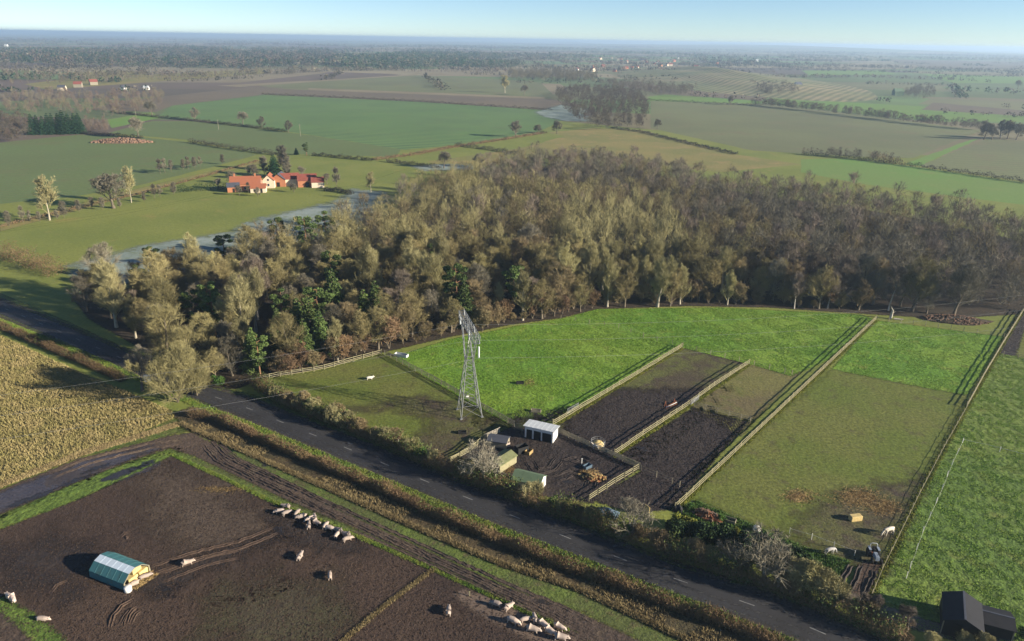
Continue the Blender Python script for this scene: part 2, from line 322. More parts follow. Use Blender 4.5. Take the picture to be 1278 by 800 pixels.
M['bale'] = solid_mat('straw_bale', (0.55, 0.42, 0.18), 0.95, 0.3, 3, dirt=(0.42, 0.29, 0.10), bump=0.5)
M['rubble'] = leaf_mat('broken_brick_and_timber', (0.255, 0.150, 0.094), (0.165, 0.112, 0.078), scale=0.5)
M['log'] = solid_mat('pale_dead_wood', (0.40, 0.36, 0.29), 0.9, 0.3, 2)

# ------------------------------------------------------------------ ground sheets
def far_lift(q): return 1.0 + math.hypot(q[0], q[1]) / 250.0
def sheet(name, pts, mat, layer=1, kind='structure', label=None, world_pts=False):
    """flat ground patch; neighbouring layers are a few mm apart, more with distance"""
    W = [np.array([*p, 0.0])[:3] if world_pts else P(*p) for p in pts]
    # resample long edges with slight irregularity so that borders are not ruler-straight
    out = []
    for a, b in zip(W, W[1:] + W[:1]):
        L = np.linalg.norm(b - a); k = max(1, min(24, int(L / 6)))
        nrm = np.array([-(b - a)[1], (b - a)[0], 0]) / max(L, 1e-6)
        for i in range(k):
            t = i / k; j = 0 if i == 0 else rng.normal() * min(0.35, L * 0.01)
            out.append(a + (b - a) * t + nrm * j)
    me = bpy.data.meshes.new(name)
    me.from_pydata([(q[0], q[1], 0.004 * layer * far_lift(q)) for q in out], [], [tuple(range(len(out)))])
    me.materials.append(mat); me.update()
    bm = bmesh.new(); bm.from_mesh(me); bmesh.ops.triangulate(bm, faces=bm.faces)
    bmesh.ops.recalc_face_normals(bm, faces=bm.faces)
    if bm.faces and sum(f.normal.z for f in bm.faces) < 0: bmesh.ops.reverse_faces(bm, faces=bm.faces)
    bm.to_mesh(me); bm.free()
    o = mobj(name, me); o['kind'] = kind
    return o
SOFT = {}
def soft(mat, fade, rag):
    """the same surface with a ragged, thinning border (reads the 'edge' distance stored on the patch)"""
    key = (mat.name, fade, rag)
    if key in SOFT: return SOFT[key]
    m = mat.copy(); m.name = mat.name + '_ragged'; n, l = m.node_tree.nodes, m.node_tree.links; b = n['Principled BSDF']
    at = n.new('ShaderNodeAttribute'); at.attribute_name = 'edge'; pos = position(n)
    k = math_node(n, l, 'MULTIPLY', math_node(n, l, 'SUBTRACT', noise(n, l, pos, 0.9 / max(rag, 0.3), 5, 0.7), 0.5), rag * 3.0)
    l.new(ramp(n, l, math_node(n, l, 'SUBTRACT', at.outputs['Fac'], k), -fade / 2, fade / 2), b.inputs['Alpha'])
    SOFT[key] = m; return m
def patch(name, pts, mat, layer=1, fade=0.8, rag=0.7, cell=None, world_pts=False):
    """ground patch on a grid; 'edge' holds the distance to its border so that the border can be ragged"""
    W = np.array([p[:2] if world_pts else P(*p)[:2] for p in pts]); mar = rag * 0.8 + fade / 2; lo_, hi_ = W.min(0) - 1 - mar, W.max(0) + 1 + mar
    ar = 0.5 * abs(np.dot(W[:, 0], np.roll(W[:, 1], -1)) - np.dot(W[:, 1], np.roll(W[:, 0], -1)))
    cell = cell or min(2.0, max(0.5, math.sqrt(ar / 9000)))
    nx, ny = [int(math.ceil((hi_[k] - lo_[k]) / cell)) + 1 for k in range(2)]
    X, Y = np.meshgrid(lo_[0] + np.arange(nx) * cell, lo_[1] + np.arange(ny) * cell); Q = np.stack([X.ravel(), Y.ravel()], 1)
    idx = np.arange(nx * ny).reshape(ny, nx); c4 = np.stack([idx[:-1, :-1], idx[:-1, 1:], idx[1:, 1:], idx[1:, :-1]], -1).reshape(-1, 4)
    d = np.full(len(Q), 1e9)
    for a, b in zip(W, np.roll(W, -1, 0)):
        ab = b - a; t = np.clip(((Q - a) @ ab) / max(ab @ ab, 1e-9), 0, 1); d = np.minimum(d, np.linalg.norm(Q - a - t[:, None] * ab, axis=1))
    d = np.where(in_poly(Q, W), d, -d)
    c4 = c4[(d[c4] > -mar).any(1)]; used = np.unique(c4); mp = np.full(nx * ny, -1); mp[used] = np.arange(len(used)); c4 = mp[c4]; Q = Q[used]; d = d[used]
    T = np.concatenate([c4[:, [0, 1, 2]], c4[:, [0, 2, 3]]])
    z = 0.004 * layer * (1 + np.hypot(Q[:, 0], Q[:, 1]) / 250)
    me = tri_mesh(name, np.c_[Q, z], T, soft(mat, fade, rag))
    me.attributes.new('edge', 'FLOAT', 'POINT').data.foreach_set('value', d.astype(np.float32))
    o = mobj(name, me); o['kind'] = 'structure'; return o
def in_poly(pts, poly):
    x, y = pts[:, 0], pts[:, 1]; c = np.zeros(len(pts), bool); n = len(poly); j = n - 1
    for i in range(n):
        xi, yi = poly[i][:2]; xj, yj = poly[j][:2]
        if abs(yj - yi) > 1e-9: c ^= ((yi > y) != (yj > y)) & (x < (xj - xi) * (y - yi) / (yj - yi) + xi)
        j = i
    return c
def scatter(poly_px, n, world_pts=False):
    W = np.array([p if world_pts else P(*p)[:2] for p in poly_px])
    lo, hi = W.min(0), W.max(0); out = []; got = 0
    for _ in range(60):
        q = rng.uniform(lo, hi, (n * 2, 2)); q = q[in_poly(q, W)]; out.append(q); got += len(q)
        if got >= n: break
    return np.concatenate(out)[:n]
def area(poly_px):
    W = np.array([P(*p)[:2] for p in poly_px]); x, y = W[:, 0], W[:, 1]
    return 0.5 * abs(np.dot(x, np.roll(y, -1)) - np.dot(y, np.roll(x, -1)))

# the ground: one sheet out to the horizon, finer near by
g = 45000.0
me = bpy.data.meshes.new('ground'); me.from_pydata([(-g, -3000, 0), (g, -3000, 0), (g, g, 0), (-g, g, 0)], [], [(0, 1, 2, 3)])
me.materials.append(M['farmland']); mobj('ground', me)['kind'] = 'structure'

near = [(-60, 900), (1400, 900), (1500, 380), (1278, 205), (900, 170), (690, 150), (300, 150), (0, 185), (-80, 190), (-300, 400)]
sheet('field_base', near, M['pasture'], 1)

# far fields
sheet('arable_field', [(-40, 184), (0, 178), (100, 168), (175, 171), (240, 178), (322, 193), (250, 212), (170, 232), (90, 246), (-40, 258)], M['crop'], 2)
sheet('arable_field', [(135, 166), (190, 151), (240, 151), (345, 163), (500, 186), (495, 196), (400, 193), (320, 191), (240, 175)], M['crop'], 3)
sheet('arable_field', [(195, 147), (215, 132), (330, 119), (520, 127), (690, 138), (702, 150), (672, 165), (600, 178), (505, 187), (345, 162), (250, 150)], M['crop2'], 2)
sheet('ploughed_field', [(110, 137), (150, 126), (320, 108), (360, 108), (330, 118), (214, 132), (195, 140)], M['plough'], 2)
sheet('arable_field', [(330, 109), (400, 101), (520, 94), (660, 101), (700, 108), (690, 122), (560, 116), (385, 111)], M['crop3'], 3)
sheet('ploughed_field', [(330, 118), (352, 111), (560, 119), (690, 124), (735, 133), (690, 138), (520, 127)], M['plough'], 3)
sheet('stubble_strip', [(385, 110), (560, 116.5), (680, 121.5), (680, 123.5), (560, 119), (385, 112.5)], M['stubble'], 4)
sheet('stubble_strip', [(270, 107), (400, 100), (520, 92.8), (520, 94), (400, 101.8), (300, 108.5)], M['stubble'], 5)
sheet('stubble_field', [(180, 103), (330, 92), (400, 85), (430, 86), (400, 92), (300, 103)], M['stubble'], 2)
sheet('rough_field', [(30, 105), (95, 97), (330, 86), (330, 92), (180, 103), (60, 112)], M['pasture2'], 2)
sheet('rough_field', [(505, 90), (560, 84), (690, 90), (640, 96), (540, 95)], M['stubble'], 2)
sheet('stubble_field', [(676, 104), (700, 105), (712, 114), (690, 118)], M['stubble'], 4)
sheet('arable_field', [(812, 126), (960, 130), (1110, 148), (1225, 163), (1140, 197), (1080, 196), (940, 188), (812, 160)], M['crop3'], 3)
sheet('green_field', [(808, 121), (830, 118), (960, 127), (940, 130), (812, 126)], M['pasture3'], 2)
sheet('ploughed_field', [(760, 105), (840, 96), (960, 118), (950, 126), (820, 116)], M['plough'], 2)
sheet('rough_field', [(600, 178), (680, 166), (740, 160), (800, 162), (920, 193), (1000, 205), (900, 215), (700, 195), (560, 213), (530, 200)], M['pasture2'], 2)
sheet('green_field', [(590, 180), (680, 165), (705, 170), (650, 185), (560, 198), (520, 203), (490, 195)], M['pasture'], 3)
sheet('green_field', [(1000, 199), (1060, 198), (1140, 208), (1278, 228), (1330, 236), (1330, 262), (1200, 246), (1080, 230), (1000, 215)], M['pasture3'], 3)
sheet('ploughed_field', [(1148, 207), (1232, 173), (1278, 176), (1340, 182), (1340, 236), (1278, 226)], M['crop3'], 3)
sheet('field_track', [(1128, 205), (1210, 175), (1222, 173), (1148, 207)], M['pasture3'], 5)
sheet('meadow', [(960, 122), (1278, 140), (1278, 152), (1180, 152), (1100, 145), (960, 128)], M['pasture3'], 2)
patch('pasture', [(-40, 300), (0, 288), (200, 256), (290, 236), (400, 236), (440, 232), (520, 207), (500, 196), (400, 194), (330, 203), (250, 222), (180, 240), (60, 262), (-40, 272)], M['pasture'], 2)
patch('pasture', [(-60, 330), (0, 290), (150, 268), (290, 240), (440, 234), (470, 228), (440, 245), (300, 290), (110, 330), (60, 345)], M['pasture'], 4)
patch('frosty_shade', [(90, 332), (180, 307), (290, 290), (320, 274), (420, 252), (442, 236), (480, 240), (475, 272), (440, 288), (300, 325), (110, 366)], M['frost'], 6, fade=8.0, rag=5.0)
patch('frosty_shade', [(668, 140), (700, 131), (735, 136), (738, 152), (705, 151), (680, 146)], M['frost'], 7, fade=8.0, rag=5.0)
patch('frosty_shade', [(515, 207), (560, 205), (600, 207), (590, 212), (530, 213)], M['frost'], 6, fade=8.0, rag=5.0)
patch('hedge_bank', [(0, 289), (180, 240), (250, 222), (330, 203), (324, 200), (250, 217), (170, 236), (0, 280)], M['pasture2'], 5)

# wood floor
WOOD = [(88, 368), (110, 398), (170, 432), (235, 468), (290, 488), (325, 474), (400, 461), (478, 440), (560, 421), (640, 405), (700, 397), (745, 386), (860, 382), (960, 384), (1080, 392), (1180, 398), (1278, 392), (1340, 400), (1340, 318), (1278, 302), (1180, 279), (1050, 257), (960, 246), (890, 234), (800, 214), (720, 203), (650, 212), (580, 230), (510, 248), (475, 276), (440, 291), (380, 307), (300, 328), (200, 353), (120, 367)]
patch('woodland_floor', WOOD, M['litter'], 6)

# near paddocks
GREEN1 = [(490, 446), (560, 424), (650, 406), (705, 397), (745, 386), (900, 384), (1075, 393), (1092, 399), (1040, 447), (987, 470), (935, 455), (850, 434), (770, 483), (686, 534), (655, 520), (640, 532), (560, 488)]
OLIVE1 = [(322, 476), (400, 463), (476, 442), (490, 447), (560, 489), (640, 533), (598, 552), (556, 582), (470, 552), (345, 505), (318, 486)]
patch('paddock', GREEN1, M['green'], 7)
patch('paddock', OLIVE1, M['olive'], 8)
patch('worn_ground', [(430, 512), (520, 495), (566, 500), (600, 515), (640, 533), (598, 552), (558, 580), (520, 566), (520, 545), (545, 530), (500, 512)], M['olive_mud'], 9, fade=5.0, rag=3.5)
patch('bare_patch', [(622, 522), (660, 515), (700, 512), (718, 513), (686, 535), (650, 530), (640, 534)], M['mud2'], 9, fade=5.0, rag=3.5)
patch('paddock', [(686, 533), (850, 434), (935, 455), (766, 570), (700, 545)], M['olive_mud'], 8)
patch('bare_patch', [(690, 533), (775, 484), (810, 487), (850, 486), (885, 485), (766, 570), (700, 545)], M['mud2'], 9, fade=5.0, rag=3.5)
patch('paddock', [(937, 455), (987, 470), (1000, 464), (925, 545), (862, 508)], M['tan_grass'], 9)
patch('paddock', [(772, 568), (865, 509), (935, 527), (838, 636), (790, 640), (740, 625), (800, 588)], M['mud2'], 9)
patch('paddock', [(1092, 400), (1256, 421), (1206, 494), (1120, 478), (1038, 461)], M['green'], 8)
patch('paddock', [(1038, 461), (1120, 478), (1206, 494), (1152, 600), (1098, 715), (1000, 680), (870, 625), (850, 630), (935, 548)], M['olive'], 9, fade=2.5, rag=2.0)
patch('worn_ground', [(985, 655), (1040, 618), (1110, 605), (1150, 595), (1118, 665), (1095, 712), (1040, 695), (1000, 680)], M['olive_mud'], 10, fade=5.0, rag=3.5)
patch('rough_corner', [(843, 636), (870, 624), (1000, 680), (1062, 700), (1040, 730), (980, 715), (900, 690), (850, 665)], M['verge'], 11)
RFIELD = [(1250, 440), (1330, 455), (1500, 560), (1400, 850), (1100, 775), (1085, 745), (1120, 690), (1155, 605), (1206, 510)]
patch('paddock', RFIELD, M['green2'], 8)
patch('muddy_gateway', [(1246, 442), (1254, 420), (1272, 388), (1300, 370), (1330, 380), (1330, 452)], M['mud2'], 10)
patch('grass_strip', [(1268, 446), (1280, 408), (1330, 395), (1330, 455)], M['olive'], 11)
patch('muddy_drive', [(1078, 700), (1102, 706), (1090, 730), (1086, 752), (1060, 748), (1068, 720)], M['mud'], 12)
patch('lane', [(1030, 742), (1062, 740), (1100, 756), (1200, 787), (1300, 810), (1300, 825), (1180, 797), (1090, 770)], M['gravel'], 13)
YARD = [(556, 582), (600, 550), (640, 533), (690, 534), (770, 570), (800, 583), (740, 628), (690, 622), (600, 600)]
patch('yard', YARD, M['mud2'], 12)

# pig fields, track, verges
MUD = [(-80, 690), (0, 661), (100, 623), (160, 596), (214, 568), (290, 602), (337, 625), (454, 673), (539, 710), (590, 733), (656, 764), (710, 788), (760, 815), (800, 860), (-80, 900)]
patch('pig_paddock', MUD, M['mud'], 8)
patch('mud_tone', [(175, 590), (214, 575), (300, 612), (345, 640), (330, 690), (260, 700), (210, 670), (180, 630)], M['mud_light'], 8.4, fade=9, rag=6)
patch('mud_tone', [(280, 730), (380, 720), (440, 760), (410, 800), (330, 815), (250, 800)], M['mud_green'], 8.4, fade=9, rag=6)
patch('mud_tone', [(330, 640), (360, 638), (450, 672), (455, 690), (400, 688), (350, 668)], M['mud_dark'], 8.6, fade=3, rag=2.5)
patch('mud_tone', [(170, 735), (200, 712), (300, 676), (340, 664), (345, 676), (260, 710), (200, 745)], M['mud_dark'], 8.6, fade=4, rag=3)
patch('mud_tone', [(0, 690), (60, 668), (110, 690), (90, 740), (20, 740)], M['mud_dark'], 8.5, fade=9, rag=6)
for x, y, rx, ry in [(150, 592, 26, 4), (182, 580, 12, 3), (350, 662, 8, 2.5), (40, 622, 30, 3), (95, 600, 18, 2), (120, 585, 20, 1.5), (205, 735, 7, 2), (690, 792, 10, 2), (330, 580, 6, 1.5), (560, 696, 8, 1.5), (680, 752, 9, 1.5), (705, 600, 7, 2), (650, 570, 5, 1.5), (800, 560, 6, 2)]:
    patch('puddle', [(x + rx * math.cos(t * 0.4488) + (x - 0) * 0, y + ry * math.sin(t * 0.4488) - (rx * math.cos(t * 0.4488)) * (0.36 if x < 210 and y < 630 else -0.42 if y > 630 or x > 210 else 0)) for t in range(14)], M['puddle'], 12.5, fade=0.8, rag=1.0)
patch('wallow', [(568, 741), (578, 736), (600, 741), (640, 757), (680, 774), (720, 795), (735, 812), (690, 812), (640, 790), (600, 768), (575, 752)], M['wallow'], 9, fade=1.2, rag=0.9)
patch('puddle', [(95, 611), (130, 598), (160, 584), (190, 577), (202, 578), (185, 588), (150, 600), (120, 607)], M['wet_mud'], 9, fade=1.2, rag=0.9)
patch('grass_strip', [(-60, 668), (0, 643), (100, 601), (163, 576), (211, 561), (222, 565), (215, 569), (160, 595), (100, 622), (-60, 684)], M['green2'], 10)
patch('grass_strip', [(214, 562), (240, 570), (300, 598), (350, 622), (460, 668), (545, 706), (600, 732), (600, 737), (539, 711), (454, 674), (337, 626), (290, 603), (213, 568)], M['strip'], 11)
patch('farm_track', [(-60, 640), (0, 612), (100, 572), (150, 560), (208, 545), (240, 540), (262, 552), (300, 572), (420, 634), (521, 681), (622, 728), (724, 764), (800, 800), (900, 850), (820, 850), (760, 815), (700, 780), (600, 731), (545, 705), (460, 667), (350, 621), (300, 597), (240, 569), (211, 560), (163, 576), (100, 601), (0, 643), (-60, 668)], M['track'], 10)
patch('wet_track', [(-60, 634), (0, 616), (100, 577), (150, 565), (190, 556), (200, 560), (163, 573), (100, 598), (0, 639), (-60, 662)], M['wet_mud'], 11, fade=1.2, rag=0.9)
patch('grass_strip', [(285, 565), (300, 563), (420, 618), (521, 663), (622, 706), (724, 740), (800, 778), (900, 830), (880, 840), (800, 799), (724, 763), (622, 728), (521, 681), (420, 635)], M['strip'], 11)
patch('ditch_bank', [(215, 517), (245, 505), (300, 527), (365, 555), (440, 587), (520, 622), (622, 664), (717, 700), (850, 750), (990, 805), (1100, 850), (960, 860), (850, 802), (724, 742), (622, 707), (521, 664), (420, 619), (300, 564), (250, 545), (225, 535)], M['ditch'], 9)  # strip below the hedge, its shade put into the ground colour
patch('grass_strip', [(-40, 725), (0, 745), (40, 765), (95, 810), (40, 840), (-60, 800)], M['green2'], 11)
patch('farm_track', [(-60, 755), (0, 765), (20, 780), (50, 810), (-60, 830)], M['track'], 12)
CROP = [(-60, 395), (0, 419), (60, 447), (110, 470), (160, 490), (214, 513), (218, 522), (160, 545), (100, 564), (0, 605), (-60, 632)]
patch('cover_crop_field', CROP, M['maize'], 8)
patch('grass_margin', [(-60, 640), (0, 611), (100, 571), (150, 559), (208, 544), (238, 538), (222, 522), (160, 546), (100, 564), (0, 604), (-60, 630)], M['verge'], 9)
patch('roadside_verge', [(-80, 345), (0, 366), (80, 400), (160, 436), (268, 482), (330, 497), (440, 540), (560, 592), (690, 640), (850, 704), (970, 738), (1060, 772), (1160, 815), (1100, 860), (960, 815), (850, 753), (717, 702), (622, 665), (521, 622), (440, 590), (300, 530), (200, 482), (100, 445), (0, 404), (-80, 370)], M['verge'], 8)
RU = [(-120, 325), (0, 374), (75, 405), (160, 441), (267, 486), (322, 501), (375, 522), (440, 546), (490, 567), (560, 598), (636, 625), (690, 646), (757, 674), (850, 709), (967, 744), (1051, 779), (1110, 806), (1200, 850)]
RL = [(-120, 342), (0, 392), (75, 424), (160, 462), (250, 500), (302, 521), (365, 549), (440, 580), (490, 600), (540, 620), (622, 656), (717, 693), (850, 744), (917, 768), (997, 800), (1060, 828), (1130, 860)]
road = patch('road', RU + RL[::-1], M['asphalt'], 13, fade=0.25, rag=0.15)

# dashed centre line of the road
ru = np.array([P(*p)[:2] for p in RU]); rl = np.array([P(*p)[:2] for p in RL])
def resample(W, step):
    d = np.r_[0, np.cumsum(np.linalg.norm(np.diff(W, axis=0), axis=1))]
    t = np.arange(0, d[-1], step); return np.stack([np.interp(t, d, W[:, k]) for k in range(W.shape[1])], 1)
def midline():
    A = resample(ru, 1.0); Bd = resample(rl, 1.0); out = []
    for a in A: out.append((a + Bd[np.argmin(((Bd - a) ** 2).sum(1))]) / 2)
    out = np.array(out); k = 9; ker = np.ones(k) / k
    return np.stack([np.convolve(np.pad(out[:, i], k // 2, mode='edge'), ker, 'valid') for i in range(2)], 1)
MID = resample(midline(), 0.5)
def offset_line(Wl, o_):
    d = np.gradient(Wl, axis=0); d /= np.maximum(np.linalg.norm(d, axis=1, keepdims=True), 1e-6); return Wl + np.stack([-d[:, 1], d[:, 0]], 1) * o_
MC = MID[::6]
for o_ in (-2.35, -0.95, 0.95, 2.35):
    patch('tyre_track', np.vstack([offset_line(MC, o_ - 0.28), offset_line(MC, o_ + 0.28)[::-1]]), M['asphalt_worn'], 13.6, fade=0.35, rag=0.25, cell=0.7, world_pts=True)
for o_ in (-3.3, 3.2):
    patch('road_edge_mud', np.vstack([offset_line(MC, o_ - 0.4), offset_line(MC, o_ + 0.4)[::-1]]), M['road_mud'], 14.0, fade=0.7, rag=0.9, cell=0.7, world_pts=True)
for i in range(4, len(MID) - 8, 18):
    a, b = MID[i], MID[i + 4]
    d = (b - a) / np.linalg.norm(b - a); nn = np.array([-d[1], d[0]]) * 0.055; z = 0.004 * 15 * far_lift(a)
    me = bpy.data.meshes.new('lane_dash'); me.from_pydata([(*(a - nn), z), (*(b - nn), z), (*(b + nn), z), (*(a + nn), z)], [], [(0, 1, 2, 3)])
    me.materials.append(M['road_paint']); mobj('lane_dash', me, road)

# a low hillside beyond the valley on the right
def hill(name, x0, x1, yf, yb, h, mat):
    A = P(x0, yf); Bq = P(x1, yf); C = P((x0 + x1) / 2, yb)
    cx, cyy = (A[0] + Bq[0]) / 2, (A[1] + C[1]) / 2; rx, ry = abs(Bq[0] - A[0]) / 2, abs(C[1] - A[1]) / 2
    n = 60; V = []; F = []
    for j in range(n + 1):
        for i in range(n + 1):
            u, v = i / n * 2 - 1, j / n * 2 - 1; r = min(1, math.hypot(u, v))
            prof = 0.5 + 0.5 * math.cos(math.pi * r)
            bumpy = 1 + 0.18 * math.sin(u * 7 + 1) + 0.12 * math.sin(u * 13 + v * 4)
            V.append((cx + u * rx, cyy + v * ry, h * prof * bumpy - 0.5 + 0.3))
    for j in range(n):
        for i in range(n):
            k = j * (n + 1) + i; F.append((k, k + 1, k + n + 2, k + n + 1))
    me = bpy.data.meshes.new(name); me.from_pydata(V, [], F); me.materials.append(mat)
    me.polygons.foreach_set('use_smooth', [True] * len(F)); me.update()
    mobj(name, me)['kind'] = 'structure'
M['hillside'] = ground_mat('hillside_pasture', (0.200, 0.205, 0.090), (0.300, 0.245, 0.135), (0.150, 0.180, 0.075), big=0.006, mid=0.02, fine=0.3, bump=0.2, var=0.15, stripes=(R(60), 25, 0.7, (0.09, 0.10, 0.05)))
hill('hill', 840, 1225, 127, 86, 15, M['hillside'])
hill('hill', 1100, 1500, 100, 62, 30, M['farmland'])
hill('hill', 600, 1200, 64, 57, 40, M['farmland'])
for nm, pts_, mt in [('stubble_field', [(1010, 82), (1080, 78), (1150, 82), (1140, 86), (1050, 87)], 'stubble'), ('green_field', [(1000, 88), (1100, 88), (1120, 93), (1010, 94)], 'pasture3'), ('green_field', [(1150, 92), (1278, 96), (1278, 104), (1190, 104)], 'pasture3'), ('ploughed_field', [(1100, 74), (1278, 78), (1278, 86), (1160, 86)], 'plough'),
                     ('green_field', [(60, 92), (130, 88), (200, 90), (120, 97)], 'pasture2'), ('stubble_field', [(0, 116), (70, 113), (110, 116), (60, 120), (0, 122)], 'plough'), ('green_field', [(130, 150), (190, 140), (200, 147), (140, 160)], 'pasture3'), ('arable_field', [(430, 60), (560, 58), (600, 61), (480, 64)], 'stubble'), ('arable_field', [(150, 55), (260, 54), (290, 57), (170, 58)], 'stubble'), ('green_field', [(860, 70), (980, 70), (1000, 75), (880, 76)], 'crop2')]:
    sheet(nm, pts_, M[mt], 7)
sheet('ploughed_field', [(1165, 128), (1278, 138), (1278, 145), (1150, 137)], M['plough'], 6)

# ------------------------------------------------------------------ haze
hb = MB(); hb.box((0, 18000, 41.5), (88000, 42000, 85.0))
hm = bpy.data.materials.new('winter_haze'); hm.use_nodes = True; hn = hm.node_tree.nodes; hn.clear()
ho = hn.new('ShaderNodeOutputMaterial'); pv = hn.new('ShaderNodeVolumePrincipled')
pv.inputs['Color'].default_value = (0.58, 0.77, 1.0, 1); pv.inputs['Density'].default_value = 0.00015; pv.inputs['Anisotropy'].default_value = 0.33
hm.node_tree.links.new(pv.outputs[0], ho.inputs['Volume'])
hz = hb.build('haze', hm); hz['kind'] = 'stuff'; hz['label'] = 'thin blue winter haze over the far farmland'; hz['category'] = 'haze'

# ------------------------------------------------------------------ vegetation builders
def unit(v): return v / np.maximum(np.linalg.norm(v, axis=-1, keepdims=True), 1e-9)
def rand_dirs(n, r): return unit(r.normal(size=(n, 3)))
def prisms(A, Bq, ra, rb, k=3):
    """k-sided tapered tubes, vectorised"""
    d = unit(Bq - A); ref = np.where(np.abs(d[:, 2:3]) < 0.9, [[0, 0, 1.0]], [[1.0, 0, 0]])
    u = unit(np.cross(d, ref)); w = np.cross(d, u); n = len(A); V = np.zeros((n, 2 * k, 3))
    for i in range(k):
        a = 2 * math.pi * i / k; o = math.cos(a) * u + math.sin(a) * w
        V[:, i] = A + o * ra[:, None]; V[:, k + i] = Bq + o * rb[:, None]
    T = []
    for i in range(k):
        j = (i + 1) % k; T += [(i, j, k + j), (i, k + j, k + i)]
    T = np.array(T)[None] + (np.arange(n) * 2 * k)[:, None, None]
    return V.reshape(-1, 3), T.reshape(-1, 3)
def blades(A, Bq, w, r):
    """single tapering triangles from A to B"""
    n = len(A); side = unit(np.cross(unit(Bq - A), rand_dirs(n, r))) * (np.asarray(w)[:, None] if np.ndim(w) else w)
    V = np.stack([A - side, A + side, Bq], 1).reshape(-1, 3)
    return V, np.arange(3 * n).reshape(-1, 3)
def leaves(C, size, r):
    n = len(C); a = rand_dirs(n, r); b = unit(np.cross(a, rand_dirs(n, r))); s = np.asarray(size).reshape(-1, 1) * np.ones((n, 1))
    V = np.stack([C - a * s * 0.6 - b * s * 0.5, C + a * s * 0.6 - b * s * 0.5, C + b * s * 0.7], 1).reshape(-1, 3)
    return V, np.arange(3 * n).reshape(-1, 3)
def join(parts):
    V = []; T = []; o = 0
    for v, t in parts: V.append(v); T.append(t + o); o += len(v)
    return np.concatenate(V), np.concatenate(T)
def bare_tree(seed, h=12.0, rad=4.5, trunk=0.3, ang=(28, 62), n=(9, 7, 7, 7), trop=0.25, tw=0.02, base=0.25, stems=1, twig_len=1.5):
    """recursive winter tree: returns (trunk mesh arrays, crown mesh arrays)"""
    r = np.random.default_rng(seed)
    cz, rz = h * (0.5 + base * 0.5), h * (0.5 - base * 0.5) * 1.02
    ph = r.uniform(0, 6.28, 5)
    def inside(p):                                                     # uneven, lobed crown outline
        a_ = np.arctan2(p[:, 1], p[:, 0]); lob = 1 + 0.17 * np.sin(2 * a_ + ph[0]) + 0.14 * np.sin(3 * a_ + ph[1]) + 0.1 * np.sin(5 * a_ + ph[2] + p[:, 2] * 0.8)
        return (p[:, 0] ** 2 + p[:, 1] ** 2) / (rad * lob) ** 2 + ((p[:, 2] - cz) / (rz * (1 + 0.12 * np.sin(a_ + ph[3]) + 0.08 * np.sin(4 * a_ + ph[4])))) ** 2
    tp = []; starts = []; dirs = []; lens = []; rads = []
    for s in range(stems):
        off = np.zeros(3) if stems == 1 else np.array([*r.normal(0, 0.05, 2), 0])
        lean = r.normal(0, 0.05 if stems == 1 else 0.28, 2)
        p = off.copy(); pts = [p]; hh = h * (0.8 if stems == 1 else r.uniform(0.55, 0.85)); m = 5
        for k in range(m):
            lean = lean + r.normal(0, 0.06, 2); q = pts[-1] + np.array([lean[0], lean[1], 1.0]) * hh / m; pts.append(q)
        pts = np.array(pts); t_r = trunk * (1 if stems == 1 else 0.45) * np.linspace(1, 0.15, m + 1)
        t_r[0] *= 1.25
        tp.append(prisms(pts[:-1], pts[1:], t_r[:-1], t_r[1:], 6))
        k = max(3, n[0] // (1 if stems == 1 else 2)) if stems > 1 else n[0]
        t = np.sort(r.uniform(base * (0.9 if stems == 1 else 0.5), 0.98, k)); idx = t * m; i0 = np.minimum(idx.astype(int), m - 1)
        st = pts[i0] + (pts[i0 + 1] - pts[i0]) * (idx - i0)[:, None]
        az = r.uniform(0, 2 * math.pi) + np.arange(k) * 2.4 + r.normal(0, 0.3, k); el = np.radians(90 - r.uniform(ang[0], ang[1], k) * (1.15 - 0.5 * t))
        starts.append(st); dirs.append(np.stack([np.cos(az) * np.cos(el), np.sin(az) * np.cos(el), np.sin(el)], 1))
        lens.append(np.full(k, 0.62 * max(rad, h * 0.35)) * r.uniform(0.8, 1.2, k)); rads.append(np.full(k, trunk * 0.36) * (1.1 - 0.6 * t))
    S = np.concatenate(starts); D = np.concatenate(dirs); L = np.concatenate(lens); RA = np.concatenate(rads)
    crown = []
    for lv in range(3):
        k = n[lv + 1]
        E = S + D * L[:, None]
        for _ in range(5):
            bad = inside(E) > 1.0; L[bad] *= 0.8; E = S + D * L[:, None]
        mid = S + D * L[:, None] * 0.55 + rand_dirs(len(S), r) * (L * 0.05)[:, None]; E = E + np.array([0, 0, 1]) * (L * 0.07)[:, None]
        if lv < 2:
            crown.append(prisms(S, mid, RA, RA * 0.7, 3)); crown.append(prisms(mid, E, RA * 0.7, RA * 0.35, 3))
        else:
            crown.append(blades(S, E, np.maximum(RA, tw), r))
        N = len(S); t = r.uniform(0.25, 1.0, (N, k)); t[:, 0] = 1.0
        S2 = (S[:, None] + (E - S)[:, None] * t[..., None]).reshape(-1, 3)
        D2 = np.repeat(unit(E - S), k, 0); sp = [0.85, 0.9, 0.95][lv]
        D2 = unit(D2 + rand_dirs(N * k, r) * sp + np.array([0, 0, trop]))
        L2 = (np.repeat(L, k) * r.uniform(0.4, 0.78, N * k)); R2 = np.maximum(np.repeat(RA, k) * 0.42, 0.016)
        if lv == 2: L2 = np.maximum(L2, twig_len * r.uniform(0.5, 1.1, N * k))
        S, D, L, RA = S2, D2, L2, R2
    E = S + D * L[:, None]; out = inside(E) > 1.15
    E[out] = (S + D * (L * 0.5)[:, None])[out]
    crown.append(blades(S, E, tw, r))
    return join(tp), join(crown)
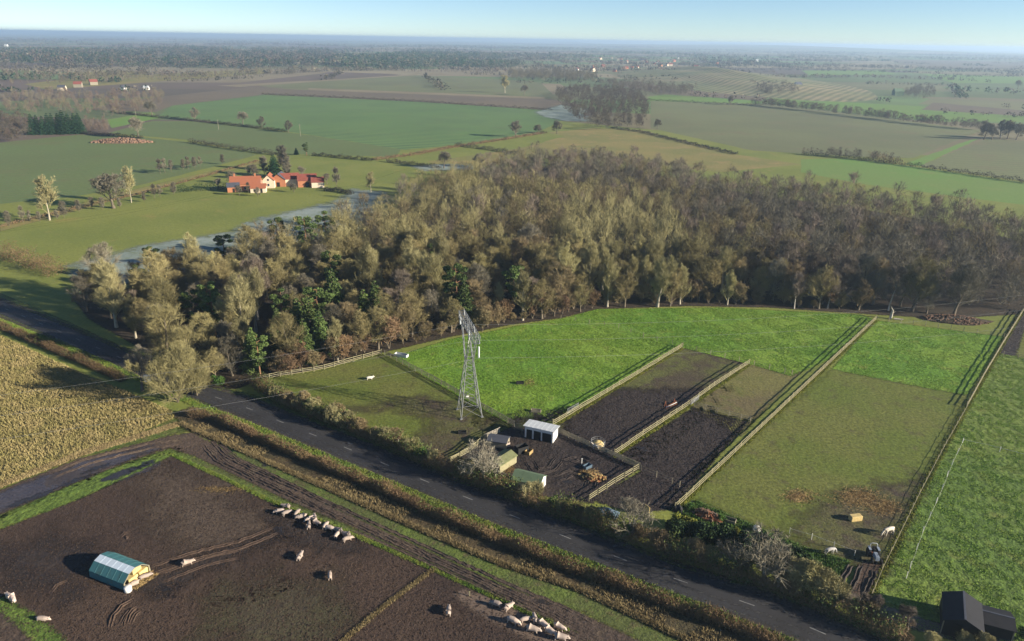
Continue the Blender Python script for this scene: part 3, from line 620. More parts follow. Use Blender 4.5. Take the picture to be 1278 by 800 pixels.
def leaf_ball(seed, h, rad, n, size, lobes=9, base=0.1):
    """evergreen crown: lobes of leaf-sized faces through an uneven volume"""
    r = np.random.default_rng(seed); C = []
    for k in range(lobes):
        c = rand_dirs(1, r)[0] * np.array([rad, rad, h * 0.42]) * r.uniform(0.2, 0.62); c[2] += h * (0.55 + base * 0.2)
        rr = r.uniform(0.32, 0.55) * rad; m = n // lobes
        C.append(c + rand_dirs(m, r) * rr * np.array([1, 1, 0.85]) * (r.uniform(0.35, 1, (m, 1)) ** 0.45))
    C = np.concatenate(C); C[:, 2] = np.clip(C[:, 2], 0.15, None)
    return leaves(C, r.uniform(0.6, 1.2, len(C)) * size, r)
def pine(seed, h=14.0, rad=3.2, n=3600, top=0.45):
    r = np.random.default_rng(seed); pts = [np.zeros(3)]; lean = r.normal(0, 0.03, 2); m = 6
    for k in range(m): lean = lean + r.normal(0, 0.02, 2); pts.append(pts[-1] + np.array([lean[0], lean[1], 1]) * h * 0.95 / m)
    pts = np.array(pts); tr = 0.26 * np.linspace(1.15, 0.2, m + 1)
    trunk = [prisms(pts[:-1], pts[1:], tr[:-1], tr[1:], 6)]; crown = []; k = 17; C = []
    for j in range(k):
        t = top + (1 - top) * (j + r.uniform(0, 1)) / k; b = np.array([np.interp(t * m, range(m + 1), pts[:, i]) for i in range(3)])
        prof = math.sin(math.pi * min(1, 0.18 + 0.82 * (1 - (t - top) / (1 - top)))) ** 0.6
        az = j * 2.4 + r.normal(0, 0.3); e = b + np.array([math.cos(az), math.sin(az), r.uniform(0.05, 0.4)]) * rad * r.uniform(0.45, 0.95) * max(0.35, prof)
        crown.append((b, e)); q = n // k; rr = rad * r.uniform(0.3, 0.46)
        C.append(e + rand_dirs(q, r) * rr * np.array([1, 1, 0.55]) * (r.uniform(0.2, 1, (q, 1)) ** 0.5))
    A = np.array([c[0] for c in crown]); Bq = np.array([c[1] for c in crown])
    trunk.append(prisms(A, Bq, np.full(k, 0.09), np.full(k, 0.03), 3))
    C = np.concatenate(C); return join(trunk), leaves(C, r.uniform(0.6, 1.2, len(C)) * 0.36, r)
def spruce(seed, h=11.0, rad=2.6, n=4200, bare=0.08):
    r = np.random.default_rng(seed)
    trunk = prisms(np.array([[0, 0, 0.0]]), np.array([[0, 0, h * 0.97]]), np.array([0.22]), np.array([0.03]), 6)
    t = 1 - np.sqrt(r.uniform(0, 1, n)); t = bare + (1 - bare) * t; lay = np.floor(t * 13) / 13
    az = r.uniform(0, 2 * math.pi, n); lob = 1 + 0.25 * np.sin(az * 5 + lay * 40) + r.normal(0, 0.08, n)
    rr = rad * (1 - t) ** 0.75 * lob * (r.uniform(0.05, 1, n) ** 0.45) + 0.08
    z = h * (lay * 0.6 + t * 0.4) - rr * 0.22
    C = np.stack([np.cos(az) * rr, np.sin(az) * rr, np.maximum(z, 0.2)], 1)
    return trunk, leaves(C, r.uniform(0.6, 1.25, n) * 0.36, r)

class Kind:
    """a tree or bush kind: shared meshes, copied as empty > trunk, crown"""
    def __init__(s, name, label, cat, group, variants, trunk_mat, crown_mat, lod=None, h=12.0):
        s.name, s.label, s.cat, s.group, s.h = name, label, cat, group, h
        s.me = []
        for t, c in variants:
            s.me.append((tri_mesh(name + '_trunk', *t, trunk_mat) if t is not None else None, tri_mesh(name + '_crown', *c, crown_mat)))
        s.crown_mat = crown_mat; s.raw = variants
    def put(s, x, y, scale=1.0, label=None, group=None, z=0.0, name=None):
        v = s.me[random.randrange(len(s.me))]
        e = empty(name or s.name, (x, y, z), random.uniform(0, 6.28)); e.scale = (scale * random.uniform(0.9, 1.1), scale * random.uniform(0.9, 1.1), scale)
        tag(e, label or s.label, s.cat)
        gname = group if group is not None else (s.group if label is None else None)
        if gname: e['group'] = gname
        if v[0]: mobj('trunk', v[0], e)
        mobj('crown', v[1], e)
        return e
W_GRP = 'trees of the large wood'
K = {}
def bt(seeds, **kw): return [bare_tree(s, **kw) for s in seeds]
K['olive'] = Kind('broadleaf_tree', 'bare olive-brown broadleaf tree with a round crown in the large wood', 'tree', W_GRP + ', olive', bt((1, 2, 3), h=10.8, rad=4.4, base=0.12, n=(13, 8, 7, 9)), M['bark'], M['twig_olive'])
K['brown'] = Kind('broadleaf_tree', 'bare russet-brown broadleaf tree in the large wood', 'tree', W_GRP + ', brown', bt((4, 5, 6), h=10.8, rad=4.1, base=0.12, n=(13, 8, 7, 9)), M['bark'], M['twig_brown'])
K['pale'] = Kind('upright_tree', 'slender pale upright bare tree in the large wood', 'tree', W_GRP + ', pale', bt((7, 8), h=12.5, rad=3.5, ang=(14, 40), trop=0.6, base=0.12, n=(13, 8, 7, 9)), M['bark_pale'], M['twig_pale'])
K['birch'] = Kind('birch_tree', 'bare birch with purple-brown twigs and pale trunk in the large wood', 'tree', W_GRP + ', birch', bt((9, 10), h=12, rad=3.5, ang=(20, 48), trunk=0.2, trop=0.35, tw=0.022, base=0.14, n=(13, 8, 7, 9)), M['bark_birch'], M['twig_purple'])
K['grey'] = Kind('broadleaf_tree', 'bare grey-brown tree in the shadier end of the wood', 'tree', W_GRP + ', grey', bt((11, 12, 13), h=10.4, rad=4.5, base=0.12, n=(13, 8, 7, 9)), M['bark'], M['twig_grey'])
K['pine'] = Kind('pine_tree', 'green pine with bare trunk among the bare trees of the wood', 'tree', W_GRP + ', pine', [pine(20, 14, 3.2, 4200, 0.3), pine(21, 13, 3.5, 4200, 0.25), pine(22, 15, 3.0, 4200, 0.35), pine(23, 14, 2.8, 4200, 0.2)], M['bark_pine'], M['needle'])
K['spruce'] = Kind('conifer_tree', 'dark narrow conifer in the close row beside the arable field', 'tree', 'conifers in the close row', [spruce(30, 13, 3.2, 9000), spruce(31, 12, 3.0, 9000)], M['bark'], M['needle_dark'])
K['fir'] = Kind('fir_tree', 'full green conifer at the front of the wood', 'tree', W_GRP + ', firs', [spruce(32, 12.5, 3.3, 6000, 0.12), spruce(33, 11.5, 3.0, 6000, 0.1)], M['bark'], M['needle'])
K['bush'] = Kind('scrub_bush', 'many-stemmed brown bush along the edge of the wood', 'bush', 'bushes along the wood edge', [bare_tree(s, h=4.2, rad=2.3, trunk=0.14, n=(10, 6, 6, 6), ang=(12, 50), stems=5, base=0.05, tw=0.03, twig_len=0.7) for s in (40, 41, 42)], M['bark'], M['twig_brown'])
K['rust'] = Kind('rusty_bush', 'rounded rust-coloured bush at the foot of the wood', 'bush', 'rust-coloured bushes at the wood edge', [bare_tree(s, h=4.6, rad=2.5, trunk=0.14, n=(10, 6, 6, 6), ang=(12, 55), stems=5, base=0.05, tw=0.035, twig_len=0.7) for s in (43, 44)], M['bark'], M['twig_rust'])
K['tan'] = Kind('hedge_bush', 'straggling tan bush growing out of the roadside hedge', 'bush', 'tan bushes of the roadside hedge', [bare_tree(s, h=4.0, rad=2.2, trunk=0.13, n=(9, 6, 6, 6), ang=(10, 48), stems=6, base=0.04, tw=0.028, twig_len=0.7) for s in (45, 46, 47)], M['bark_pale'], M['twig_pale'])
K['shrub'] = Kind('evergreen_bush', 'low green evergreen bush by the roadside hedge', 'bush', 'green bushes', [(None, leaf_ball(s, 2.6, 1.8, 1500, 0.24)) for s in (50, 51)], None, M['evergreen'])
K['gorse'] = Kind('yellow_bush', 'rounded yellow-green bush near the foot of the longest fence', 'bush', 'yellow-green bushes near the longest fence', [(None, leaf_ball(s, 2.8, 1.9, 1600, 0.22)) for s in (52, 53)], None, M['gorse'])
K['laurel'] = Kind('dark_bush', 'dark evergreen bush behind the roadside hedge', 'bush', 'dark evergreen bushes behind the roadside hedge', [(None, leaf_ball(s, 3.4, 2.3, 2400, 0.26)) for s in (54, 55)], None, M['laurel_dark'])
K['oak'] = Kind('hedgerow_tree', 'spreading bare hedgerow tree', 'tree', 'hedgerow trees', bt((60, 61), h=11, rad=5.0, trunk=0.4, base=0.28), M['bark'], M['twig_grey'])
K['willow'] = Kind('field_tree', 'tall pale bare tree', 'tree', 'tall pale field trees', bt((62, 63), h=15, rad=5.2, ang=(18, 45), base=0.25, trop=0.35), M['bark_pale'], M['twig_pale'])
K['whitetree'] = Kind('bleached_tree', 'bare whitish tree', 'tree', 'whitish trees', [bare_tree(s, h=7, rad=4.2, trunk=0.3, n=(9, 5, 5, 4), stems=4, ang=(20, 60), base=0.1, tw=0.035, trop=0.1) for s in (64, 65)], M['bark_pale'], M['twig_white'])

K['far_round'] = Kind('hedgerow_tree', 'spreading bare hedgerow tree', 'tree', 'hedgerow trees', bt((80, 81, 82), h=10, rad=5.0, trunk=0.35, base=0.16, n=(12, 7, 6, 6), tw=0.06), M['bark'], M['twig_grey'])
K['far_tall'] = Kind('field_tree', 'tall pale bare tree', 'tree', 'tall pale field trees', bt((83, 84), h=14, rad=5.0, ang=(18, 50), base=0.18, trop=0.35, n=(13, 7, 6, 6), tw=0.06), M['bark_pale'], M['twig_pale'])
K['far_thin'] = Kind('young_tree', 'young thin bare tree', 'tree', 'young bare trees', bt((85, 86, 87), h=10, rad=2.9, trunk=0.13, ang=(14, 42), base=0.08, trop=0.4, n=(13, 6, 6, 6), tw=0.045), M['bark'], M['twig_grey'])
# ------------------------------------------------------------------ the large wood
Wp = np.array([P(*p)[:2] for p in WOOD])
lo, hi = Wp.min(0), Wp.max(0); step = 6.4; pts = []
for j, y in enumerate(np.arange(lo[1], hi[1], step * 0.87)):
    for x in np.arange(lo[0], hi[0], step): pts.append((x + (j % 2) * step / 2 + rng.normal(0, 1.5), y + rng.normal(0, 1.5)))
pts = np.array(pts); pts = pts[in_poly(pts, Wp)]
for gap in ([(885, 226), (950, 228), (930, 246), (872, 240)], [(1236, 262), (1300, 262), (1300, 296), (1245, 288)]): pts = pts[~in_poly(pts, np.array([P(*p)[:2] for p in gap]))]
def proj(q):
    v = np.array([q[0], q[1], 0]) - np.array([0, 0, CAM_H]); d = v @ fw
    return 639 + FPX * (v @ rt) / d, 400 - FPX * (v @ up) / d
pp = np.array([proj(q) for q in pts]); keep = (pp[:, 0] > -60) & (pp[:, 0] < 1340); pts, pp = pts[keep], pp[keep]
order = np.argsort(np.hypot(pts[:, 0], pts[:, 1])); pts, pp = pts[order], pp[order]
PINES = [(390, 395, 1.0), (402, 408, 0.8), (418, 362, 1.1), (470, 372, 0.9), (572, 362, 1.1), (580, 372, 0.9), (245, 385, 0.9), (440, 272, 1.1), (350, 292, 1.0), (320, 300, 1.0), (195, 328, 0.8), (535, 298, 1.0), (640, 352, 0.9), (290, 335, 0.9), (415, 335, 1.0), (225, 345, 0.8), (265, 372, 0.9), (300, 300, 0.9), (385, 292, 1.1), (365, 335, 1.0), (355, 385, 0.8), (432, 400, 0.8), (180, 345, 0.7), (330, 320, 1.0), (270, 385, 0.9), (420, 300, 1.0), (545, 320, 0.8), (318, 428, 0.75), (350, 405, 0.8), (382, 418, 0.8), (398, 378, 1.0), (432, 358, 1.0), (456, 382, 0.85), (302, 350, 0.9), (282, 310, 0.9), (240, 335, 0.8), (410, 282, 1.0), (458, 300, 1.0), (375, 395, 0.9)]
PINES = [(x, y + 9.0 * s_ * PX(x, y + 30) * 0.9, s_) for x, y, s_ in PINES]
def wood_kind(px, py):
    u = random.random()
    if px > 960 or (px > 840 and py < 300) or (px > 600 and py < 250): return 'grey' if u < 0.62 else 'birch' if u < 0.78 else 'brown' if u < 0.9 else 'olive'
    if 690 < px < 850 and 285 < py < 385: return 'pale' if u < 0.7 else 'olive'
    if 640 < px < 980 and 240 < py < 330: return 'brown' if u < 0.45 else ('birch' if u < 0.6 else 'olive')
    return 'olive' if u < 0.58 else 'brown' if u < 0.74 else 'pale' if u < 0.85 else 'grey' if u < 0.96 else 'birch'
FIRS = (0, 1, 2, 3, 5, 27, 28, 29, 32, 38)
PINES = [(x, y, s_, 'fir' if i in FIRS else 'pine') for i, (x, y, s_) in enumerate(PINES) if i in FIRS or i % 2 == 0]
PB = np.array([P(p[0], p[1])[:2] for p in PINES])                     # room for the evergreens, and a clear view of them from the open side
dq = pts[:, None] - PB[None]; clear = (np.linalg.norm(dq, axis=2) < 3.0) | ((np.abs(dq[..., 0]) < 2.6) & (dq[..., 1] < 0) & (dq[..., 1] > -6.0))
keep = ~clear.any(1); pts, pp = pts[keep], pp[keep]
rest = {}
for i, (q, w) in enumerate(zip(pts, pp)):
    k = wood_kind(*w); s = min(1.4, max(0.6, random.lognormvariate(-0.04, 0.2)))
    if i < 285: K[k].put(q[0], q[1], s)
    else: rest.setdefault(k, []).append((q[0], q[1], s))
for x, y, s_, k in PINES:
    q = P(x, y); K[k].put(q[0], q[1], s_ * (1.15 if k == 'fir' else 0.98))
def merged(name, kind, spots, mat, keep_tris=2600, label=None, cat='woodland'):
    """the trees past the countable ones: real trees joined into one mass"""
    parts = []; r = np.random.default_rng(len(spots))
    for x, y, s in spots:
        t, c = kind.raw[r.integers(len(kind.raw))]; V, T = c
        sel = np.concatenate([np.arange(0, 0), r.choice(len(T), min(keep_tris, len(T)), replace=False)])
        T = T[sel]; V = V[T.ravel()].reshape(-1, 3, 3)
        cen = V.mean(1, keepdims=True); V = (cen + (V - cen) * 1.7).reshape(-1, 3)     # fewer, broader twigs
        a = r.uniform(0, 6.28); ca, sa = math.cos(a), math.sin(a)
        Vr = np.stack([V[:, 0] * ca - V[:, 1] * sa, V[:, 0] * sa + V[:, 1] * ca, V[:, 2]], 1) * s + [x, y, 0]
        parts.append((Vr, np.arange(len(Vr)).reshape(-1, 3)))
    o = mobj(name, tri_mesh(name, *join(parts), mat)); tag(o, label, cat, kind='stuff'); return o
for k, spots in rest.items():
    merged('woodland_trees', K[k], spots, K[k].crown_mat, 620, 'mass of bare %s treetops in the far part of the large wood' % dict(olive='olive-brown', brown='russet', pale='pale', birch='purple birch', grey='grey-brown')[k])
print('wood', len(pts), {k: len(v) for k, v in rest.items()})

# bushes along the edge of the wood
edge = np.array([P(*p)[:2] for p in [(335, 470), (400, 460), (478, 438), (560, 419), (640, 403), (700, 395), (745, 384), (860, 380), (960, 382), (1080, 390)]])
for i, q in enumerate(resample(edge, 2.9)):
    if random.random() < 0.85:
        k = 'rust' if (i < 12 and random.random() < 0.22) or random.random() < 0.12 else 'bush'
        K[k].put(q[0] + random.gauss(0, 0.8), q[1] + 1.5 + random.gauss(0, 0.9), random.choice([0.6, 0.9, 1.2, 1.5, 1.8]) * random.uniform(0.85, 1.1))
for x, y in [(375, 462), (420, 447), (455, 440), (360, 468)]:
    q = P(x, y); K['rust'].put(q[0], q[1], 1.05)
q = P(272, 482); K['shrub'].put(q[0], q[1], 1.0, 'green evergreen bush beside the road at the corner of the wood')
q = P(325, 470); K['pine'].put(q[0], q[1], 0.75, 'ivy-green conifer beside the road at the corner of the wood')

# ------------------------------------------------------------------ hedges and rough grass
def px_line(pts): return np.array([P(*p)[:2] for p in pts])
def along(W, n, spread):
    d = np.r_[0, np.cumsum(np.linalg.norm(np.diff(W, axis=0), axis=1))]; t = rng.uniform(0, d[-1], n)
    q = np.stack([np.interp(t, d, W[:, k]) for k in range(2)], 1); i = np.clip(np.searchsorted(d, t) - 1, 0, len(W) - 2)
    dr = unit(W[i + 1] - W[i]); nr = np.stack([-dr[:, 1], dr[:, 0]], 1)
    return q + nr * (rng.uniform(-1, 1, n) * spread)[:, None], d[-1], t
def hedge(name, pts, h, w, mat, label, per_m=170, leafy=None, group=None, world_pts=False, tw=0.03, gaps=0.0):
    """a hedge: upright twigs massed along a line, uneven in height and width"""
    W = np.array(pts) if world_pts else px_line(pts)
    L = np.linalg.norm(np.diff(W, axis=0), axis=1).sum(); n = int(L * per_m)
    q, L, t = along(W, n, w / 2)
    hh = h * (0.75 + 0.35 * np.sin(t * 0.7 + rng.uniform(0, 6)) * np.sin(t * 0.23) + rng.normal(0, 0.1, n))
    hh = np.clip(hh, h * 0.35, h * 1.5)
    if gaps: keep = np.sin(t * 0.31) * np.sin(t * 0.11 + 1) > -1 + gaps; q, hh, n = q[keep], hh[keep], int(keep.sum())
    z0 = rng.uniform(0, 0.75, n) ** 0.8 * hh; ln = rng.uniform(0.3, 0.8, n) * np.minimum(hh * 0.6, 0.9)
    d = unit(rng.normal(size=(n, 3)) * 0.8 + [0, 0, 0.75]); A = np.c_[q, z0]; Bq = A + d * ln[:, None]; Bq[:, 2] = np.maximum(Bq[:, 2], 0.02)
    parts = [blades(A, Bq, rng.uniform(0.7, 1.4, n) * tw, rng)]; mi = [np.zeros(n, int)]; mats = [mat]
    if leafy:
        m2, frac = leafy; k = int(n * frac); q2, _, t2 = along(W, k, w * 0.55)
        keep = np.sin(t2 * 0.5) * np.sin(t2 * 0.17 + 2) > 0.0; q2 = q2[keep]; k = len(q2)
        parts.append(leaves(np.c_[q2, rng.uniform(0.1, 1, k) * h], rng.uniform(0.12, 0.25, k), rng)); mi.append(np.ones(k, int)); mats.append(m2)
    V, T = join(parts)
    o = mobj(name, tri_mesh(name, V, T, mats, np.concatenate(mi))); tag(o, label, 'hedge', group); return o
def tufts(name, poly, n, h, mat, label, cat, blades_per=3, w=0.05, lean=0.55, line=None, spread=0.5, mask=None):
    q = along(px_line(line), n, spread)[0] if line is not None else scatter(poly, n)
    if mask is not None: q = q[mask(q)]
    n = len(q); q = np.repeat(q, blades_per, 0) + rng.normal(0, 0.09, (n * blades_per, 2)); hh = np.repeat(rng.uniform(0.5, 1.3, n), blades_per) * h * rng.uniform(0.6, 1.2, n * blades_per)
    d = unit(rng.normal(size=(len(q), 3)) * lean * [1, 1, 0.2] + [0, 0, 1]); A = np.c_[q, np.full(len(q), 0.02)]
    V, T = blades(A, A + d * hh[:, None], w, rng)
    o = mobj(name, tri_mesh(name, V, T, mat)); tag(o, label, cat, kind='stuff'); return o
def clump_mask(scale, thr, seed):
    r = np.random.default_rng(seed); ks = r.normal(0, 1 / scale, (14, 2)); ph = r.uniform(0, 6.28, 14)
    return lambda q: (np.cos(q @ ks.T + ph).sum(1) / math.sqrt(7)) > thr

hedge('hedge', [(238, 520), (265, 522), (335, 554), (415, 588), (470, 610), (521, 634), (589, 663), (690, 703), (757, 727), (850, 762), (930, 790), (1010, 825)], 2.3, 1.7, M['hedge_twig'], 'long clipped brown hedge between the road and the farm track', 520, (M['hedge_green'], 0.05))
hedge('hedge', [(-60, 383), (0, 408), (45, 428), (90, 447), (120, 460), (155, 476)], 1.7, 2.2, M['hedge_twig'], 'brown hedge between the road and the cover crop', 420, (M['hedge_green'], 0.05))
HB = [(318, 480), (360, 505), (400, 522), (440, 537), (500, 562), (545, 584), (600, 604), (660, 628), (700, 640), (760, 662), (830, 690), (900, 713), (960, 733), (1020, 755), (1080, 782), (1130, 805)]
hedge('hedge', HB, 3.3, 2.8, M['hedge_twig'], 'tall untrimmed hedge on the paddock side of the road', 460, (M['hedge_green'], 0.35), tw=0.028)
tufts('dry_grass', None, 11000, 0.5, M['dry_grass'], 'tawny dry grass along the ditch beside the hedge', 'grass', line=[(225, 528), (262, 545), (300, 562), (420, 615), (521, 660), (622, 703), (724, 737), (850, 796), (940, 840)], spread=0.45)
tufts('dry_grass', None, 5000, 0.45, M['dry_grass'], 'tawny dry grass at the foot of the hedge', 'grass', line=[(240, 531), (300, 555), (420, 606), (521, 650), (622, 692), (724, 728), (850, 782), (940, 822)], spread=1.6, mask=clump_mask(4, 0.1, 3))
tufts('verge_grass', None, 16000, 0.3, M['blade_verge'], 'green grass of the verge along the road', 'grass', line=[(-40, 385), (100, 440), (245, 505), (300, 526), (365, 553), (440, 584), (520, 618), (622, 661), (717, 697), (850, 749), (990, 803)], spread=0.8)
tufts('margin_grass', None, 5000, 0.35, M['dry_grass'], 'pale grass margin along the cover crop', 'grass', line=[(-40, 622), (0, 606), (100, 567), (160, 549), (222, 530)], spread=1.0)
tufts('cover_crop', CROP, 26000, 0.48, M['stalk'], 'tan and green standing cover crop in the field by the road', 'crop', 3, 0.09, 0.4)
tufts('pasture_grass', GREEN1, 60000, 0.17, M['blade_green'], 'lush tussocky grass of the bright green paddock', 'grass', 3, 0.07, 0.7, mask=clump_mask(1.1, -0.5, 1))
tufts('pasture_grass', [(1092, 400), (1256, 421), (1206, 494), (1120, 478), (1038, 461)], 16000, 0.16, M['blade_green'], 'lush grass at the top of the long paddock', 'grass', 3, 0.07, 0.7, mask=clump_mask(1.0, -0.5, 2))
tufts('pasture_grass', RFIELD, 110000, 0.15, M['blade_green2'], 'coarse tussock grass of the field behind the black barn', 'grass', 3, 0.075, 0.8, mask=clump_mask(0.55, -0.1, 4))
tufts('pasture_grass', OLIVE1, 16000, 0.1, M['blade_olive'], 'short grazed grass around the pylon', 'grass', 3, 0.05, 0.7, mask=clump_mask(1.5, -0.2, 5))
tufts('rough_grass', [(843, 638), (870, 626), (1000, 682), (1062, 702), (1040, 728), (980, 713), (900, 688), (850, 663)], 6000, 0.4, M['evergreen'], 'rank green grass and nettles behind the roadside bushes', 'grass', 3, 0.07, 0.6)
def clods(name, poly, n, size, mat, label, mask=None):
    q = scatter(poly, n)
    if mask is not None: q = q[mask(q)]
    n = len(q); s = rng.uniform(0.4, 1.2, n) * size; a = rng.uniform(0, 6.28, n); V = np.zeros((n, 4, 3))
    for k in range(3): V[:, k] = np.stack([q[:, 0] + np.cos(a + k * 2.09) * s * rng.uniform(0.7, 1.3, n), q[:, 1] + np.sin(a + k * 2.09) * s * rng.uniform(0.7, 1.3, n), np.full(n, 0.01)], 1)
    V[:, 3] = np.stack([q[:, 0] + rng.normal(0, 0.2, n) * s, q[:, 1] + rng.normal(0, 0.2, n) * s, s * rng.uniform(0.5, 0.9, n)], 1)
    T = np.array([(0, 1, 3), (1, 2, 3), (2, 0, 3)])[None] + (np.arange(n) * 4)[:, None, None]
    o = mobj(name, tri_mesh(name, V.reshape(-1, 3), T.reshape(-1, 3), mat)); tag(o, label, 'mud', kind='stuff')
VIS = [(0, 661), (100, 623), (160, 596), (214, 568), (290, 602), (337, 625), (454, 673), (539, 710), (590, 733), (656, 764), (710, 788), (740, 805), (0, 805)]
clods('mud_clods', VIS, 42000, 0.16, M['mud'], 'rooted-up clods all over the pig paddock')
clods('mud_clods', [(772, 568), (865, 509), (935, 527), (838, 636), (790, 640), (740, 625), (800, 588)], 9000, 0.17, M['mud2'], 'trampled clods of the black paddock between the fences')
clods('mud_clods', [(690, 533), (775, 484), (885, 485), (766, 570), (700, 545)], 6000, 0.16, M['mud2'], 'trampled clods of the dark paddock behind the stable')
clods('mud_clods', YARD, 5000, 0.16, M['mud2'], 'churned clods of the stable yard')

# ruts pressed up by wheels
def rut(pts, w=0.35, h=0.16, pair=1.7, mat='mud', n=1):
    W = resample(px_line(pts), 0.7)
    for off in ([-pair / 2, pair / 2] if pair else [0.0]):
        V = []; F = []
        for i, q in enumerate(W):
            d = W[min(i + 1, len(W) - 1)] - W[max(i - 1, 0)]; d = d / max(np.linalg.norm(d), 1e-6); nr = np.array([-d[1], d[0]])
            e = math.sin(math.pi * i / max(1, len(W) - 1)) ** 0.4; j = rng.normal(0, 0.06)
            for s_, z in ((-1.0, 0.0), (-0.62, h), (-0.3, 0.05), (0.3, 0.05), (0.62, h), (1.0, 0.0)):
                V.append((*(q + nr * (off + j + s_ * w)), 0.04 + z * e * rng.uniform(0.6, 1.3)))
            if i:
                b = (i - 1) * 6
                for k in range(5): F.append((b + k, b + k + 1, b + 6 + k + 1, b + 6 + k))
        me = bpy.data.meshes.new('wheel_rut'); me.from_pydata(V, [], F); me.materials.append(M[mat]); me.update()
        mobj('wheel_rut', me)['kind'] = 'structure'
rut([(188, 712), (240, 695), (300, 680), (350, 660)]); rut([(200, 722), (260, 700), (300, 692)], 0.3, 0.12)
rut([(146, 784), (150, 770), (160, 758), (175, 750)], 0.3, 0.18, 1.9); rut([(155, 780), (162, 768), (172, 760)], 0.3, 0.12, 1.2)
rut([(152, 672), (158, 668), (168, 668)], 0.35, 0.25, 1.2); rut([(62, 740), (72, 730), (88, 724)], 0.3, 0.12, 0)
rut([(258, 552), (275, 572), (310, 590), (360, 612), (440, 648)], 0.4, 0.2, 1.8, 'track'); rut([(268, 556), (290, 575), (330, 594), (420, 638), (520, 684), (620, 730), (700, 764), (760, 796)], 0.35, 0.14, 1.9, 'track')
rut([(440, 656), (540, 700), (640, 746), (740, 796)], 0.35, 0.14, 1.6, 'track'); rut([(60, 596), (110, 576), (190, 556), (235, 552)], 0.35, 0.12, 1.8, 'track')
rut([(1084, 708), (1076, 728), (1066, 745)], 0.4, 0.25, 1.8, 'mud2'); rut([(1062, 705), (1048, 728)], 0.4, 0.25, 0, 'mud2')
rut([(660, 575), (670, 590), (690, 585), (700, 570)], 0.3, 0.16, 1.5, 'mud2'); rut([(690, 600), (715, 590), (740, 600), (735, 612)], 0.3, 0.2, 1.6, 'mud2'); rut([(700, 578), (725, 572), (745, 580)], 0.3, 0.2, 1.2, 'mud2')

# straw litter
def straw(spot, n, label):
    x, y, rx, ry = spot; q = np.array([P(x + a_, y + b_)[:2] for a_, b_ in rng.normal(0, 0.5, (n, 2)) * [rx, ry]]); q += rng.normal(0, 1, (9, 2))[rng.integers(0, 9, n)] * 0.35
    a = rng.uniform(0, 6.28, n); A = np.c_[q, np.full(n, 0.06)]; Bq = A + np.stack([np.cos(a), np.sin(a), rng.uniform(0, 0.25, n)], 1) * rng.uniform(0.3, 0.7, n)[:, None]
    tag(mobj('straw_litter', tri_mesh('straw_litter', *blades(A, Bq, 0.028, rng), M['straw'])), label, 'straw', kind='stuff')
straw((1072, 621, 26, 11), 3000, 'orange straw strewn on the paddock beside the bale'); straw((1103, 633, 20, 9), 1800, 'orange straw strewn by the long fence')
straw((997, 619, 18, 8), 1300, 'small patch of orange straw in the middle of the paddock'); straw((735, 592, 10, 5), 1300, 'rusty straw heap strewn in the stable yard')
straw((275, 611, 35, 3), 500, 'faint straw streak across the pig paddock'); straw((635, 585, 7, 6), 600, 'orange bedding straw between the green-roofed sheds')
straw((660, 478, 8, 4), 200, 'brown hay remains in the bright green paddock')
straw((292, 478, 9, 2.2), 900, 'orange leaf heap beside the road at the wood corner')

# ------------------------------------------------------------------ fences
def post_mesh(h, s, mat, name='post'): return MB().box((0, 0, h / 2), (s, s, h)).mesh(name, mat)
POST = post_mesh(1.35, 0.14, M['timber']); POST_G = post_mesh(1.25, 0.10, M['timber_grey']); STAKE = post_mesh(1.15, 0.06, M['white_paint'])
def fence(pts, label, rails=(0.35, 0.75, 1.15), bay=2.4, post=POST, rail_mat='timber', rh=0.12, rt_=0.05, name='post_and_rail_fence', group=None):
    W = px_line(pts); Q = resample(W, bay); Q = np.vstack([Q, W[-1]]) if np.linalg.norm(Q[-1] - W[-1]) > bay * 0.4 else Q
    e = empty(name, (*Q[0], 0)); tag(e, label, 'fence', group); cache = {}
    for i, q in enumerate(Q):
        o = mobj('post', post, e); o.location = (*(q - Q[0]), 0.0); o.scale.z = random.uniform(0.94, 1.06); o.rotation_euler = (random.gauss(0, 0.02), random.gauss(0, 0.02), random.uniform(-0.3, 0.3))
        if i == len(Q) - 1: break
        d = Q[i + 1] - q; L = round(float(np.linalg.norm(d)), 2); a = math.atan2(d[1], d[0])
        for z in rails:
            if L not in cache: cache[L] = MB().box((L / 2, 0.1, 0), (L - 0.004, rt_, rh)).mesh('rail', M[rail_mat])
            r = mobj('rail', cache[L], e); r.location = (*(q - Q[0]), z + random.gauss(0, 0.02)); r.rotation_euler = (0, random.gauss(0, 0.012), a)
    return e
fence([(322, 476), (352, 470), (400, 463), (440, 452), (478, 442)], 'pale post and rail fence between the wood and the pylon paddock')
fence([(480, 443), (540, 475), (600, 509), (642, 533)], 'dark post and rail fence between the pylon paddock and the bright green paddock', post=POST_G, rail_mat='timber_grey', rails=(0.3, 0.62, 0.95, 1.2))
fence([(852, 433), (800, 465), (740, 501), (690, 531)], 'post and rail fence beside the bright green paddock, ending at the stable')
fence([(935, 454), (890, 483), (858, 507), (800, 545), (766, 569)], 'post and rail fence between the two dark paddocks')
fence([(1093, 399), (1040, 449), (985, 501), (930, 553), (880, 600), (842, 636)], 'longest straight post and rail fence, from the wood down to the yellow-green bushes', rails=(0.35, 0.78, 1.2))
fence([(1277, 388), (1252, 428), (1228, 468), (1206, 508)], 'post and rail fence at the upper corner of the coarse field')
fence([(1206, 509), (1178, 558), (1148, 615), (1120, 672), (1100, 712), (1088, 742)], 'low fence with two thin rails beside the coarse field of the black barn', rails=(0.4, 0.7), post=post_mesh(0.9, 0.1, M['timber']), rh=0.035, rt_=0.03)
fence([(735, 626), (765, 606), (798, 586)], 'short pale fence at the end of the stable yard')
